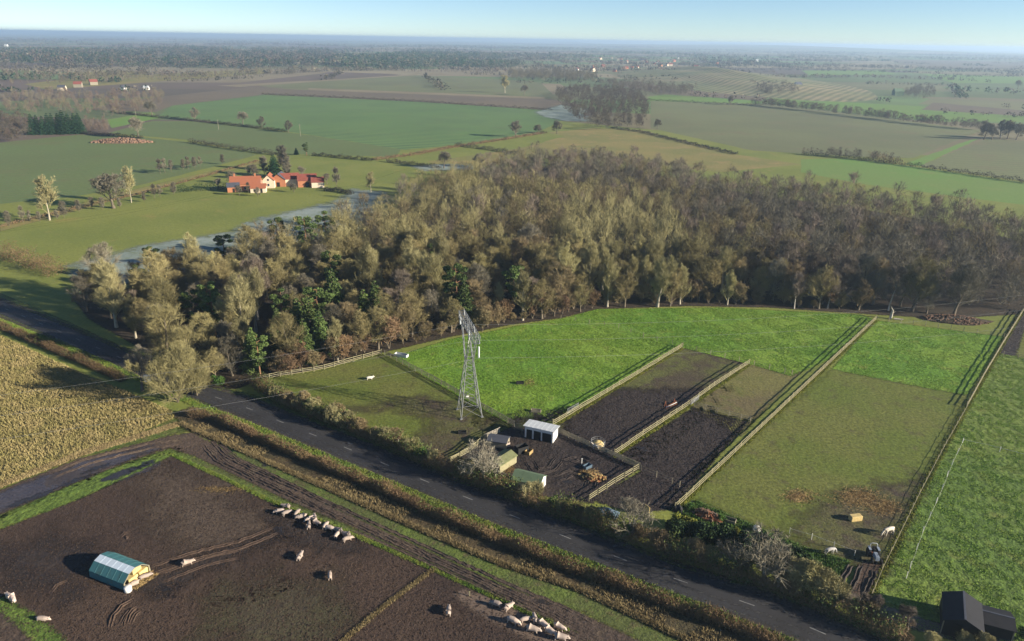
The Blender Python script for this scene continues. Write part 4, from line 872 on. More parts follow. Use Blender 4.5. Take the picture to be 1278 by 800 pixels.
fence([(562, 578), (585, 566), (605, 550)], 'short yellowish fence beside the whitish tree', rails=(0.3, 0.6, 0.9, 1.15))
fence([(697, 541), (730, 556), (766, 571), (798, 585)], 'grey paling fence between the stable yard and the dark paddock', rails=(0.3, 0.5, 0.7, 0.9, 1.1), post=POST_G, rail_mat='timber_grey')
fence([(866, 508), (900, 517), (936, 527)], 'dark cross fence at the head of the black paddock', post=POST_G, rail_mat='timber_grey', rails=(0.4, 0.8, 1.15), rh=0.07)
fence([(852, 434), (893, 444), (936, 455), (988, 468)], 'thin wire fence along the foot of the bright green paddock', post=POST_G, rail_mat='timber_grey', rails=(0.5, 1.05), rh=0.02, rt_=0.02, bay=3.5, name='wire_fence')
fence([(800, 588), (822, 597), (848, 608)], 'thin wire fence across the black paddock', post=POST_G, rail_mat='timber_grey', rails=(0.5, 1.05), rh=0.025, rt_=0.02, bay=3, name='wire_fence')
fence([(1094, 400), (1150, 406), (1200, 413), (1256, 422)], 'wire fence between the scrub heap and the top of the long paddock', post=POST_G, rail_mat='timber_grey', rails=(0.4, 0.75, 1.1), rh=0.03, rt_=0.02, bay=3, name='wire_fence')
fence([(1201, 553), (1188, 580), (1172, 620), (1150, 668), (1131, 722)], 'white electric tape fence across the coarse field', post=STAKE, rail_mat='white_paint', rails=(0.9,), rh=0.05, rt_=0.012, bay=5, name='tape_fence')
fence([(1201, 553), (1240, 562), (1300, 578)], 'white electric tape fence at the head of the coarse field', post=STAKE, rail_mat='white_paint', rails=(0.8,), rh=0.04, rt_=0.012, bay=6, name='tape_fence')
fence([(985, 666), (1020, 676), (1050, 688), (1066, 694)], 'thin stake fence beside the grey pony', post=STAKE, rail_mat='white_paint', rails=(0.9,), rh=0.03, rt_=0.012, bay=3.2, name='tape_fence')
fence([(700, 398), (770, 409), (812, 424), (850, 433)], 'thin wire fence crossing the bright green paddock below the wood', post=POST_G, rail_mat='timber_grey', rails=(0.5, 1.05), rh=0.025, rt_=0.02, bay=4, name='wire_fence')
fence([(1252, 444), (1268, 447), (1300, 452)], 'low fence across the muddy gateway', post=POST_G, rail_mat='timber_grey', rails=(0.5, 1.05), rh=0.05, bay=3, name='wire_fence')
tufts('rail_grass', None, 5200, 0.35, M['gorse'], 'uncut yellow-green grass under the longest fence', 'grass', line=[(1094, 400), (1040, 450), (985, 502), (930, 554), (880, 601), (842, 638)], spread=0.5)
tufts('rail_grass', None, 5200, 0.35, M['gorse'], 'uncut yellow-green grass under the fence of the coarse field', 'grass', line=[(1277, 388), (1252, 428), (1206, 510), (1148, 617), (1088, 744)], spread=0.5)
tufts('rail_grass', None, 2600, 0.3, M['gorse'], 'uncut yellow-green grass under the middle fences', 'grass', line=[(852, 435), (740, 503), (690, 533)], spread=0.4)
tufts('rail_grass', None, 2600, 0.3, M['gorse'], 'uncut grass under the fence of the dark paddocks', 'grass', line=[(935, 456), (858, 509), (766, 571)], spread=0.4)
# grass baulk and wire between the pig paddocks
tufts('baulk_grass', None, 1800, 0.3, M['dry_grass'], 'thin grassy line between the two pig paddocks', 'grass', line=[(541, 711), (480, 757), (425, 803)], spread=0.3)
tufts('edge_grass', None, 6000, 0.22, M['blade_verge'], 'grass along the wire of the pig paddock', 'grass', line=[(213, 567), (290, 602), (337, 625), (454, 673), (539, 710), (590, 733), (656, 764), (710, 788)], spread=0.35)

# ------------------------------------------------------------------ bushes and trees along the road
def bushes(kind, spots):
    for x, y, s in spots: q = P(x, y); K[kind].put(q[0], q[1], s)
bushes('tan', [(345, 500, 0.8), (375, 512, 0.75), (392, 518, 0.9), (415, 530, 1.0), (425, 535, 0.8), (482, 556, 0.9), (512, 568, 0.8), (660, 626, 0.85), (540, 580, 0.6), (735, 655, 0.8), (700, 640, 0.6), (990, 738, 1.2), (1010, 745, 1.3), (1025, 752, 1.25), (1042, 758, 1.0), (975, 735, 0.9), (1065, 772, 0.7), (1105, 794, 0.5), (1200, 808, 0.6), (1225, 814, 0.7), (1160, 806, 0.5)])
bushes('bush', [(820, 690, 0.85), (868, 702, 0.85), (830, 693, 0.6), (720, 650, 0.6), (795, 672, 0.6), (925, 722, 0.7), (470, 552, 0.7), (360, 506, 0.7), (1130, 806, 0.4)])
for x, y, s, lab in [(790, 670, 0.85, 'bushy whitish bare tree at the road below the black paddock'), (603, 602, 1.0, 'bushy whitish bare tree beside the sheds of the stable yard'), (952, 728, 1.1, 'large whitish multi-stemmed bare tree in front of dark evergreens'), (905, 708, 0.55, 'small whitish sapling beside the large whitish tree')]:
    q = P(x, y); K['whitetree'].put(q[0], q[1], s, lab)
bushes('laurel', [(880, 674, 1.0), (905, 682, 1.05), (925, 690, 1.1), (945, 695, 1.15), (965, 699, 1.2), (985, 705, 1.1), (850, 672, 0.9), (1005, 714, 0.8), (838, 668, 0.8), (868, 676, 0.9)])
bushes('shrub', [(433, 520, 0.6), (630, 610, 0.7), (862, 636, 0.5), (900, 650, 0.5), (1000, 702, 0.6), (492, 555, 0.5), (348, 498, 0.6), (1278, 800, 0.8)])
bushes('gorse', [(858, 662, 0.85), (870, 664, 0.7), (846, 656, 0.7), (918, 668, 0.5), (998, 716, 0.7)])
K['crowntree'] = Kind('spreading_tree', 'wide spreading bare tree', 'tree', 'wide spreading trees', [bare_tree(s, h=11, rad=6.6, trunk=0.26, n=(12, 7, 7, 6), stems=7, ang=(15, 75), base=0.02, trop=0.3, tw=0.022) for s in (70, 71)], M['bark'], M['twig_olive'])
HBW = px_line(HB)
for i, q in enumerate(resample(HBW, 2.6)):
    if i > 3 and random.random() < 0.62: K[random.choice(['tan', 'bush', 'tan', 'bush', 'shrub'])].put(q[0] + random.gauss(0, 0.5), q[1] + 0.9 + random.gauss(0, 0.5), random.uniform(0.4, 0.95), 'smaller bush in the thick of the roadside hedge', 'smaller bushes in the roadside hedge')
q = P(222, 502); K['crowntree'].put(q[0], q[1], 1.05, 'large pale tan bare tree standing alone between the road and cover crop')
q = P(246, 494); K['crowntree'].put(q[0], q[1], 0.62, 'tan bare tree leaning over the road beside the large pale one')
q = P(178, 488); K['oak'].put(q[0], q[1], 0.85, 'grey bare tree with a white box at its foot')
for x, y in [(1075, 770), (1090, 775), (1132, 790), (1122, 788)]:
    q = P(x, y); K['birch'].put(q[0], q[1], 0.32, 'young thin sapling beside the gravel lane', 'saplings beside the gravel lane', name='sapling')

# ------------------------------------------------------------------ pylon and wires
pb = P(586, 516); BD = R(105.5)
py = empty('electricity_pylon', (pb[0], pb[1], 0), BD); tag(py, 'grey steel lattice pylon with a long flat crossarm in the paddock', 'pylon')
hw = lambda z: 2.1 - (2.1 - 0.7) * min(1, z / 12.0)              # half width of the body; local x runs along the crossarm
for sx in (-1, 1):
    for sy in (-1, 1):
        m = MB(); m.tube((sx * hw(0), sy * hw(0), 0), (sx * hw(12), sy * hw(12), 12), 0.10, 0.08, 4); m.box((sx * hw(0), sy * hw(0), 0.12), (0.5, 0.5, 0.24)); m.build('leg', M['steel'], py)
levels = [0, 2.6, 5.0, 7.2, 9.1, 10.7, 12]
br = MB()
for z0, z1 in zip(levels[:-1], levels[1:]):
    a, b = hw(z0), hw(z1)
    for k in range(4):
        c = [(-1, -1), (1, -1), (1, 1), (-1, 1)]; p, q = c[k], c[(k + 1) % 4]
        br.tube((p[0] * a, p[1] * a, z0), (q[0] * b, q[1] * b, z1), 0.04, n=3); br.tube((q[0] * a, q[1] * a, z0), (p[0] * b, p[1] * b, z1), 0.04, n=3)
        br.tube((p[0] * b, p[1] * b, z1), (q[0] * b, q[1] * b, z1), 0.04, n=3)
br.build('bracing', M['steel'], py)
for sx in (-1, 1):                                                   # the two arms of the head, leaning out to carry the beam
    m = MB(); z0, z1 = 12.0, 18.2
    for sy in (-1, 1):
        m.tube((sx * 0.7, sy * 0.7, z0), (sx * 4.6, sy * 0.6, z1), 0.07, n=4); m.tube((sx * 0.1, sy * 0.7, z0), (sx * 3.0, sy * 0.6, z1), 0.065, n=4)
        for k in range(5):
            t0, t1 = k / 5, (k + 1) / 5; o_ = lambda t: (sx * (0.85 + 3.75 * t), sy * (0.85 - 0.25 * t), z0 + (z1 - z0) * t); i_ = lambda t: (sx * (0.1 + 2.9 * t), sy * (0.85 - 0.25 * t), z0 + (z1 - z0) * t)
            m.tube(o_(t0), i_(t1), 0.04, n=3); m.tube(i_(t0), o_(t1), 0.04, n=3)
    for k in range(1, 5):
        t = k / 5; m.tube((sx * (0.85 + 3.75 * t), -0.85 + 0.25 * t, z0 + 6.2 * t), (sx * (0.85 + 3.75 * t), 0.85 - 0.25 * t, z0 + 6.2 * t), 0.04, n=3)
    m.build('head_arm', M['steel'], py)
m = MB(); BL, BS = 8.7, 7.0
for sy in (-0.6, 0.6):
    for z in (18.2, 19.5): m.tube((-BS, sy, z), (BS, sy, z), 0.065, n=4); m.tube((BS, sy, z), (BL, 0, 18.75), 0.06, n=4); m.tube((-BS, sy, z), (-BL, 0, 18.75), 0.06, n=4)
    for k in range(14):
        x0, x1 = -BS + k, -BS + 1 + k; za, zb = (18.2, 19.5) if k % 2 else (19.5, 18.2); m.tube((x0, sy, za), (x1, sy, zb), 0.04, n=3); m.tube((x1, sy, 18.2), (x1, sy, 19.5), 0.035, n=3)
for k in range(14):
    x0, x1 = -BS + k, -BS + 1 + k
    for z in (18.2, 19.5): m.tube((x0, -0.6, z), (x1, 0.6, z), 0.035, n=3); m.tube((x0, -0.6, z), (x0, 0.6, z), 0.035, n=3)
m.build('crossarm', M['steel'], py)
for sx in (-4.6, 4.6): MB().tube((sx, 0, 19.5), (sx, 0, 20.8), 0.12, 0.04, 4).tube((sx - 0.6, 0, 19.5), (sx, 0, 20.6), 0.04, n=3).tube((sx + 0.6, 0, 19.5), (sx, 0, 20.6), 0.04, n=3).build('peak', M['steel'], py)
INS = MB().lathe([(0.05, 0), (0.16, -0.1), (0.16, -2.1), (0.05, -2.3)], 8).mesh('insulator', M['porcelain'])
for x in (-BL + 0.2, 0.0, BL - 0.2): o = mobj('insulator', INS, py); o.location = (x, 0, 18.2)
MB().box((hw(2.8) + 0.02, 0, 2.9), (0.03, 0.5, 0.35)).build('warning_plate', M['white_paint'], py)
bd = np.array([math.cos(BD), math.sin(BD)])
for x, tag_ in ((-BL + 0.2, 'near arm end'), (0.0, 'arm middle'), (BL - 0.2, 'far arm end')):
    a = pb[:2] + bd * x
    for ang, L, sag, side in ((R(15.5 + 1), 260, 7.0, 'along the wood edge'), (R(15.5 + 180 + 2), 240, 6.0, 'over the road')):
        d = np.array([math.cos(ang), math.sin(ang)]); pts_ = []
        for k in range(33):
            t = k / 32; pts_.append((*(a + d * L * t), 15.9 - 4 * sag * t * (1 - t) + 1.5 * t))
        w = MB().path(pts_, 0.010, 4).build('overhead_wire', M['wire'])
        tag(w, 'thin power wire from the pylon\'s %s %s' % (tag_, side), 'wire')

# ------------------------------------------------------------------ buildings
def frame_at(p0, p1):
    """base corner pixels along the long side: centre, heading, length"""
    a, b = P(*p0), P(*p1); d = b - a; return a, b, math.atan2(d[1], d[0]), float(np.linalg.norm(d))
def gable(name, label, cat, x, y, rz, L, Wd, eave, ridge, wall, roof, group=None, over=0.25, thick=0.12, openings=(), chimneys=(), z=0.0, board=False):
    """gabled building, ridge along local x; openings: (side, pos along, bottom, width, height, kind)"""
    e = empty(name, (x, y, z), rz); tag(e, label, cat, group)
    hx, hy = L / 2, Wd / 2; m = MB()
    m.add([(-hx, -hy, 0), (hx, -hy, 0), (hx, hy, 0), (-hx, hy, 0), (-hx, -hy, eave), (hx, -hy, eave), (hx, hy, eave), (-hx, hy, eave), (-hx, 0, ridge), (hx, 0, ridge)],
          [(0, 1, 5, 4), (2, 3, 7, 6), (1, 2, 6, 9, 5), (3, 0, 4, 8, 7), (4, 5, 9, 8), (6, 7, 8, 9)])
    m.build('wall', wall, e)
    sl = (ridge - eave) / hy
    for sy in (-1, 1):
        o = over; y1 = sy * (hy + o); z1 = eave - sl * o + 0.01; m = MB(); t = thick
        m.add([(-hx - o, y1, z1), (hx + o, y1, z1), (hx + o, -sy * 0.0, ridge + 0.012), (-hx - o, 0, ridge + 0.012), (-hx - o, y1, z1 + t), (hx + o, y1, z1 + t), (hx + o, 0, ridge + t + 0.01), (-hx - o, 0, ridge + t + 0.01)],
              [(0, 1, 2, 3), (4, 5, 6, 7), (0, 1, 5, 4), (2, 3, 7, 6), (1, 2, 6, 5), (3, 0, 4, 7)])
        m.build('roof_slope', roof, e)
    for cx_ in chimneys:
        MB().box((cx_, 0, ridge + 0.5), (0.7, 0.6, 1.6)).build('chimney', M['brick'], e)
    for side, pos, bot, w, h, kd in openings:
        mat = {'window': M['glass'], 'door': M['dark'], 'board': M['timber_grey']}[kd]
        cx_, cy_, sz = {'front': (pos, -hy - 0.015, (w, 0.06, h)), 'back': (pos, hy + 0.015, (w, 0.06, h)), 'left': (-hx - 0.015, pos, (0.06, w, h)), 'right': (hx + 0.015, pos, (0.06, w, h))}[side]
        p = MB().box((cx_, cy_, bot + h / 2), sz).build(kd if kd != 'board' else 'door', mat, e)
        if kd == 'window':
            f = MB()
            for s_ in (-1, 1):
                if side in ('front', 'back'): f.box((cx_ + s_ * (w / 2 + 0.03), cy_, bot + h / 2), (0.06, 0.09, h)); f.box((cx_, cy_, bot + h / 2 + s_ * (h / 2 + 0.03)), (w + 0.12, 0.09, 0.06))
                else: f.box((cx_, cy_ + s_ * (w / 2 + 0.03), bot + h / 2), (0.09, 0.06, h)); f.box((cx_, cy_, bot + h / 2 + s_ * (h / 2 + 0.03)), (0.09, w + 0.12, 0.06))
            f.build('frame', M['white_paint'], p)
    return e

# pig hut: faceted sheet roof, open front with straw
a, b, an, L = frame_at((110, 716), (163, 737)); r2 = P(191, 717); Wd = float(np.linalg.norm(r2 - b)); c = (a + b) / 2 + (r2 - b) / 2
print('hut', L, Wd)
L, Wd = 6.6, 4.2
hut = empty('pig_hut', (c[0], c[1], 0), an); tag(hut, 'teal sheet-roofed pig hut with a pale stripe and open straw-filled front', 'hut')
hw_ = Wd / 2; prof = [(-hw_, 0.0), (-hw_ * 0.97, 1.05), (-hw_ * 0.5, 1.95), (0, 2.25), (hw_ * 0.5, 1.95), (hw_ * 0.97, 1.05), (hw_, 0.0)]
names = ['side_sheet', 'roof_sheet', 'light_panel', 'roof_sheet', 'roof_sheet', 'side_sheet']; mats_ = ['teal', 'teal', 'clear_sheet', 'teal', 'teal', 'teal']
for k in range(6):
    (y0, z0), (y1, z1) = prof[k], prof[k + 1]; t = 0.05; nn = np.array([-(z1 - z0), (y1 - y0)]); nn = nn / np.linalg.norm(nn) * t
    if nn[1] < -1e-6 or (abs(nn[1]) < 1e-6 and nn[0] * (y0 + y1) < 0): nn = -nn
    nsh = 6
    x0, x1 = -L / 2, L / 2; m = MB()
    m.add([(x0, y0, z0), (x1, y0, z0), (x1, y1, z1), (x0, y1, z1), (x0, y0 + nn[0], z0 + nn[1]), (x1, y0 + nn[0], z0 + nn[1]), (x1, y1 + nn[0], z1 + nn[1]), (x0, y1 + nn[0], z1 + nn[1])],
          [(0, 1, 2, 3), (4, 5, 6, 7), (0, 1, 5, 4), (2, 3, 7, 6), (1, 2, 6, 5), (3, 0, 4, 7)])
    p = m.build(names[k], M[mats_[k]], hut)
    sm_ = MB().tube((0, y0 + nn[0], z0 + nn[1]), (0, y1 + nn[0], z1 + nn[1]), 0.025, n=4).mesh('seam', M[mats_[k]])
    for j in range(1, nsh): mobj('seam', sm_, p).location = (x0 + L * j / nsh, 0, 0)
bk = MB(); bk.extrude(prof, -0.03, 0.03); bk.v = [(-L / 2 + 0.1 + y, x, z) for x, y, z in bk.v]; bk.build('back_wall', M['teal'], hut)
for sy in (-1, 1): MB().box((L / 2 - 0.05, sy * (hw_ - 0.12), 0.55), (0.14, 0.14, 1.1)).build('door_post', M['timber'], hut)
arch = MB()
for (y0, z0), (y1, z1) in zip(prof[:-1], prof[1:]): arch.tube((L / 2, y0, z0), (L / 2, y1, z1), 0.06, n=4)
arch.build('front_arch', M['timber_grey'], hut)
ca, sa = math.cos(an), math.sin(an)
def hutp(x, y): return (c[0] + x * ca - y * sa, c[1] + x * sa + y * ca)
for k, (x, y, z, lab) in enumerate([(2.5, -0.4, 0.0, 'lower straw bale at the left of the hut front'), (2.55, 1.2, 0.0, 'lower straw bale at the right of the hut front'), (2.2, 0.5, 0.9, 'straw bale lying on the others under the hut arch')]):
    q = hutp(x, y); bo = MB().box((0, 0, 0.45), (1.2, 1.5, 0.88)).build('straw_bale', M['bale']); bo.location = (*q, z); bo.rotation_euler = (0, 0, an + 0.05 * k)
    bv = bo.modifiers.new('bevel', 'BEVEL'); bv.width = 0.08; bv.segments = 2; tag(bo, lab, 'bale')
q = hutp(L / 2 + 0.5, -hw_ + 0.1)
tub = MB().lathe([(0.40, 0), (0.48, 0.1), (0.5, 0.75), (0.42, 0.85), (0.12, 0.9)], 12).build('feed_tub', M['white_paint'], smooth=True); tub.location = (*q, 0); tag(tub, 'white feed tub at the corner of the pig hut', 'tub')
w_ = hutp(L / 2 + 1.2, 0.4); q0 = [hutp(x, y) for x, y in ((2.4, -1.6), (4.6, -1.4), (4.8, 1.9), (2.6, 2.0))]
n_ = 700; qs = scatter(q0, n_, True); A_ = np.c_[qs, np.full(n_, 0.06)]; aa = rng.uniform(0, 6.28, n_)
tag(mobj('straw_litter', tri_mesh('straw_litter', *blades(A_, A_ + np.stack([np.cos(aa), np.sin(aa), rng.uniform(0, 0.4, n_)], 1) * 0.5, 0.05, rng), M['straw'])), 'golden straw spilling from the front of the pig hut', 'straw', kind='stuff')

# stable yard sheds
def mono(name, label, x, y, rz, L, Wd, hf, hb, wall, roof, doors):
    e = empty(name, (x, y, 0), rz); tag(e, label, 'shed'); hx, hy = L / 2, Wd / 2
    MB().add([(-hx, -hy, 0), (hx, -hy, 0), (hx, hy, 0), (-hx, hy, 0), (-hx, -hy, hf), (hx, -hy, hf), (hx, hy, hb), (-hx, hy, hb)], [(0, 3, 2, 1), (4, 5, 6, 7), (0, 1, 5, 4), (1, 2, 6, 5), (2, 3, 7, 6), (3, 0, 4, 7)]).build('wall', wall, e)
    o = 0.3; s_ = (hb - hf) / Wd; z0, z1 = hf - s_ * o + 0.01, hb + s_ * o + 0.01; t = 0.1
    rf = MB().add([(-hx - o, -hy - o, z0), (hx + o, -hy - o, z0), (hx + o, hy + o, z1), (-hx - o, hy + o, z1), (-hx - o, -hy - o, z0 + t), (hx + o, -hy - o, z0 + t), (hx + o, hy + o, z1 + t), (-hx - o, hy + o, z1 + t)],
             [(0, 3, 2, 1), (4, 5, 6, 7), (0, 1, 5, 4), (1, 2, 6, 5), (2, 3, 7, 6), (3, 0, 4, 7)]).build('roof', roof, e)
    sm = MB().tube((0, -hy - o, z0 + t), (0, hy + o, z1 + t), 0.03, n=4).mesh('seam', roof)
    for k in range(1, 7): mobj('seam', sm, rf).location = (-hx - o + (L + 2 * o) * k / 7, 0, 0)
    for px_, w in doors: MB().box((px_, -hy - 0.02, 0.95), (w, 0.06, 1.85)).build('doorway', M['dark'], e)
    return e
a, b, an, L = frame_at((657, 546), (688, 553)); print('stable', L)
cc = (a + b) / 2; mono('stable_shed', 'white stable shed with pale mono-pitch roof and dark doorways', cc[0] - math.sin(an) * 1.3, cc[1] + math.cos(an) * 1.3, an, 5.6, 2.8, 2.5, 2.2, M['white_paint'], M['white_roof'], [(-1.9, 1.1), (-0.3, 1.4), (1.6, 1.8)])
a, b, an, L = frame_at((640, 609), (672, 617)); print('shed3', L); cc = (a + b) / 2
gable('garden_shed', 'white gabled shed with dark green roof nearest the road', 'shed', cc[0] - math.sin(an) * 1.5, cc[1] + math.cos(an) * 1.5, an, 4.9, 3.2, 1.75, 2.6, M['white_paint'], M['green_roof'], over=0.15, openings=[('right', 0, 0, 0.9, 1.6, 'board')])
a, b, an, L = frame_at((622, 590), (642, 577)); cc = (a + b) / 2
gable('garden_shed', 'low shed with mossy green roof between two other sheds', 'shed', cc[0] - math.sin(an) * 1.0, cc[1] + math.cos(an) * 1.0, an, 4.6, 2.8, 1.5, 2.0, M['timber'], M['moss_roof'], over=0.15, openings=[('right', 0, 0, 0.8, 1.4, 'door')])
q = P(622, 558); gable('low_shelter', 'low dark-roofed shelter behind the whitish tree', 'shed', q[0], q[1] + 0.8, R(-15), 3.6, 2.4, 1.3, 1.7, M['timber_grey'], M['slate'], over=0.15)

# black barn and its lean-to
q = P(1196, 781); gable('black_barn', 'tall black boarded barn with a dark gabled roof', 'barn', q[0], q[1], R(62), 5.4, 4.2, 2.3, 3.3, M['black_clad'], M['black_roof'], over=0.2, openings=[('left', 0.3, 0, 1.6, 2.2, 'door')])
q = P(1236, 788); gable('black_shed', 'smaller black shed with grey-black roof beside the black barn', 'barn', q[0] + 0.6, q[1] + 0.6, R(-22), 3.6, 3.4, 1.7, 2.2, M['black_clad'], M['black_roof'], over=0.2)

for b_ in [o for o in bpy.data.objects if o.name.startswith('black_')]:
    w_me = [c_ for c_ in b_.children if c_.name.startswith('wall')][0].data; xs = [v.co.x for v in w_me.vertices]; ys = [v.co.y for v in w_me.vertices]; zs = [v.co.z for v in w_me.vertices if abs(v.co.y) > 0.5]
    for sx in (min(xs), max(xs)):
        for sy in (min(ys), max(ys)): MB().box((sx * 1.004, sy * 1.006, max(zs) / 2 - 0.02), (0.13, 0.13, max(zs) - 0.1)).build('corner_board', M['timber_grey'], b_)
    MB().box((0, 0, max(v.co.z for v in w_me.vertices) + 0.13), (max(xs) * 2 + 0.42, 0.24, 0.06)).build('ridge_cap', M['slate'], b_)

# the brick farm beyond the wood
def far_at(x, y): q = P(x, y); return q[0], q[1]
fg = None
x, y = far_at(308, 237); gable('brick_farmhouse', 'long brick farmhouse with orange pantile roof and white lean-to', 'house', x, y, R(12), 14, 7, 3.6, 6.6, M['brick'], M['pantile'], chimneys=(-5, 4.5), openings=[('front', -5, 0.9, 1.2, 1.3, 'window'), ('front', 0, 0.9, 1.2, 1.3, 'window'), ('front', 5, 0.9, 1.2, 1.3, 'window'), ('front', -2.5, 0, 1.0, 2.1, 'door'), ('right', 0, 3.4, 0.9, 1.0, 'window')])
x, y = far_at(318, 238); gable('farm_annex', 'low pale annex with orange roof in front of the farmhouse', 'house', x + 3, y - 3, R(12), 7, 4.5, 2.3, 4.0, M['render'], M['pantile'], openings=[('front', -1.5, 0.9, 1.0, 1.0, 'window'), ('front', 1.5, 0, 1.0, 2.0, 'door')])
x, y = far_at(337, 233); gable('cottage', 'cream gabled cottage with orange roof at the end of the farmhouse', 'house', x, y, R(100), 8, 5.5, 3.8, 6.4, M['render'], M['pantile'], openings=[('left', 0, 1.0, 1.0, 1.2, 'window'), ('left', 0, 3.6, 0.9, 1.0, 'window')])
x, y = far_at(350, 231); gable('farm_range', 'slate-roofed farm range beside the cream cottage', 'barn', x, y, R(95), 9, 7, 3.6, 6.2, M['brick'], M['slate'], openings=[('left', 0, 0, 1.6, 2.2, 'door')])
x, y = far_at(362, 231); gable('farm_range', 'pale gabled barn with a red-brown roof beyond the slate range', 'barn', x, y, R(20), 9, 6.5, 3.6, 6.0, M['render'], M['pantile_old'], openings=[('right', 0, 1.2, 1.0, 1.0, 'window')])
x, y = far_at(384, 232); gable('tiled_barn', 'brick barn with dark red roof standing apart from the farm', 'barn', x, y, R(15), 9, 7, 3.4, 6.0, M['brick'], M['pantile_old'], openings=[('right', 0, 1.2, 1.2, 1.0, 'window'), ('front', 0, 0, 2.0, 2.4, 'door')])
x, y = far_at(397, 233); gable('tiled_barn', 'small barn with white gable joined to the dark red roofed barn', 'barn', x, y, R(15), 6, 6, 2.8, 4.8, M['render'], M['pantile_old'], openings=[('right', 0, 0, 1.4, 1.9, 'door')])
x, y = far_at(292, 239); gable('small_outhouse', 'small orange brick outhouse with grey roof at the farm hedge', 'shed', x, y, R(20), 5.5, 4.5, 2.6, 4.2, M['brick'], M['slate'], openings=[('front', 0, 0, 1.0, 1.9, 'door')])

# far houses
def far_house(x, y, s, wall, roof, label, group, rz=None, cat='house'):
    q = P(x, y); return gable('far_house', label, cat, q[0], q[1], random.uniform(0, 3.1) if rz is None else rz, 11 * s, 8 * s, 5 * s, 8.5 * s, M[wall], M[roof], group=group, over=0.3)
far_house(78, 113, 0.8, 'render', 'slate', 'long pale farm shed beyond the conifer row', None, R(10), 'barn'); far_house(155, 112, 0.65, 'white_paint', 'slate', 'white gabled house beside dark trees at the ploughed field', None, R(80)); far_house(183, 112, 0.6, 'white_paint', 'white_roof', 'bright white low building beyond the ploughed field', None, R(5), 'barn')
far_house(98, 109, 0.9, 'timber_grey', 'pantile_old', 'red brick far house among the bare trees', None, R(15)); far_house(117, 106, 0.9, 'timber_grey', 'pantile_old', 'tall brick far house standing behind the white ones', None, R(40))
for k in range(34):
    x = random.gauss(790, 45); y = random.uniform(73, 90); far_house(x, y, random.uniform(0.7, 1.1), random.choice(['render', 'render', 'brick', 'brick', 'white_paint']), random.choice(['slate', 'pantile', 'pantile_old']), 'small house of the hazy far village', 'houses of the far village')
far_house(945, 77, 1.1, 'white_paint', 'white_roof', 'long white far shed left of the hill fields', None, R(5), 'barn'); far_house(8, 58, 1.2, 'white_paint', 'white_roof', 'very distant white warehouse in the haze', None, R(0), 'warehouse'); far_house(1120, 119, 1.2, 'green_roof', 'green_roof', 'green-roofed shed at the foot of the hill', None, R(0), 'barn'); far_house(995, 110, 1.2, 'white_paint', 'slate', 'pale farmhouse on the flank of the hill', None, R(30))
far_house(1208, 69, 2.0, 'brick', 'slate', 'dark farm building on the far right ridge', None, R(0), 'barn')

# ------------------------------------------------------------------ animals
def skinned(name, verts, edges, mat, root=0):
    """one continuous body grown over a jointed skeleton"""
    me = bpy.data.meshes.new(name); me.from_pydata([v[:3] for v in verts], edges, []); o = mobj(name, me)
    sk = o.modifiers.new('skin', 'SKIN'); sk.use_smooth_shade = True; o.modifiers.new('sub', 'SUBSURF').levels = 1; o.modifiers['sub'].render_levels = 1
    for i, v in enumerate(verts):
        d = me.skin_vertices[0].data[i]; d.radius = (v[3], v[4] if len(v) > 4 else v[3]); d.use_root = (i == root)
    dg = bpy.context.evaluated_depsgraph_get(); dg.update(); ev = o.evaluated_get(dg)
    out = bpy.data.meshes.new_from_object(ev); out.name = name; out.materials.clear(); out.materials.append(mat)
    out.polygons.foreach_set('use_smooth', [True] * len(out.polygons))
    bpy.data.objects.remove(o); bpy.data.meshes.remove(me); return out
def quad_body(head, hz, lie=0.0, step=0.0):
    v = [(-0.15, 0, 0.60 - lie, 0.33, 0.31), (-0.62, 0, 0.62 - lie, 0.27, 0.27), (0.3, 0, 0.60 - lie, 0.28, 0.28), (0.56, 0, 0.62 - lie + hz * 0.4, 0.22, 0.21),
         (0.78, 0, 0.62 - lie + hz, 0.16, 0.17), (0.93, 0, 0.54 - lie + hz * 1.25, 0.10, 0.10), (1.04, 0, 0.50 - lie + hz * 1.3, 0.075, 0.075), (-0.88, 0, 0.74 - lie, 0.04, 0.04), (-0.95, 0.05, 0.66 - lie, 0.02, 0.02)]
    e = [(0, 1), (0, 2), (2, 3), (3, 4), (4, 5), (5, 6), (1, 7), (7, 8)]
    for sy in (-1, 1):
        b = len(v); st = step * sy
        v += [(0.34 + st * 0.5, sy * 0.19, max(0.36 - lie, 0.12), 0.10), (0.36 + st, sy * 0.2, max(0.17 - lie, 0.08), 0.06), (0.38 + st, sy * 0.2, 0.03, 0.055)]; e += [(2, b), (b, b + 1), (b + 1, b + 2)]
        b = len(v); v += [(-0.58 - st * 0.5, sy * 0.19, max(0.40 - lie, 0.13), 0.13), (-0.70 - st, sy * 0.2, max(0.22 - lie, 0.09), 0.065), (-0.64 - st, sy * 0.2, 0.03, 0.055)]; e += [(1, b), (b, b + 1), (b + 1, b + 2)]
        b = len(v); v += [(0.72, sy * 0.14, 0.80 - lie + hz, 0.06, 0.03), (0.84, sy * 0.19, 0.82 - lie + hz, 0.03, 0.015)]; e += [(4, b), (b, b + 1)]
    return v, e
PIGS = [skinned('pig_body', *quad_body(0, 0.0, 0, 0.06), M['pig']), skinned('pig_body', *quad_body(0, -0.26, 0, 0.0), M['pig']), skinned('pig_body', *quad_body(0, -0.12, 0, -0.08), M['pig'])]
PIG_LIE = skinned('pig_body', *quad_body(0, -0.12, 0.28), M['pig']); PIG_PIED = skinned('pig_body', *quad_body(0, -0.1, 0, 0.05), M['pig_patch'])
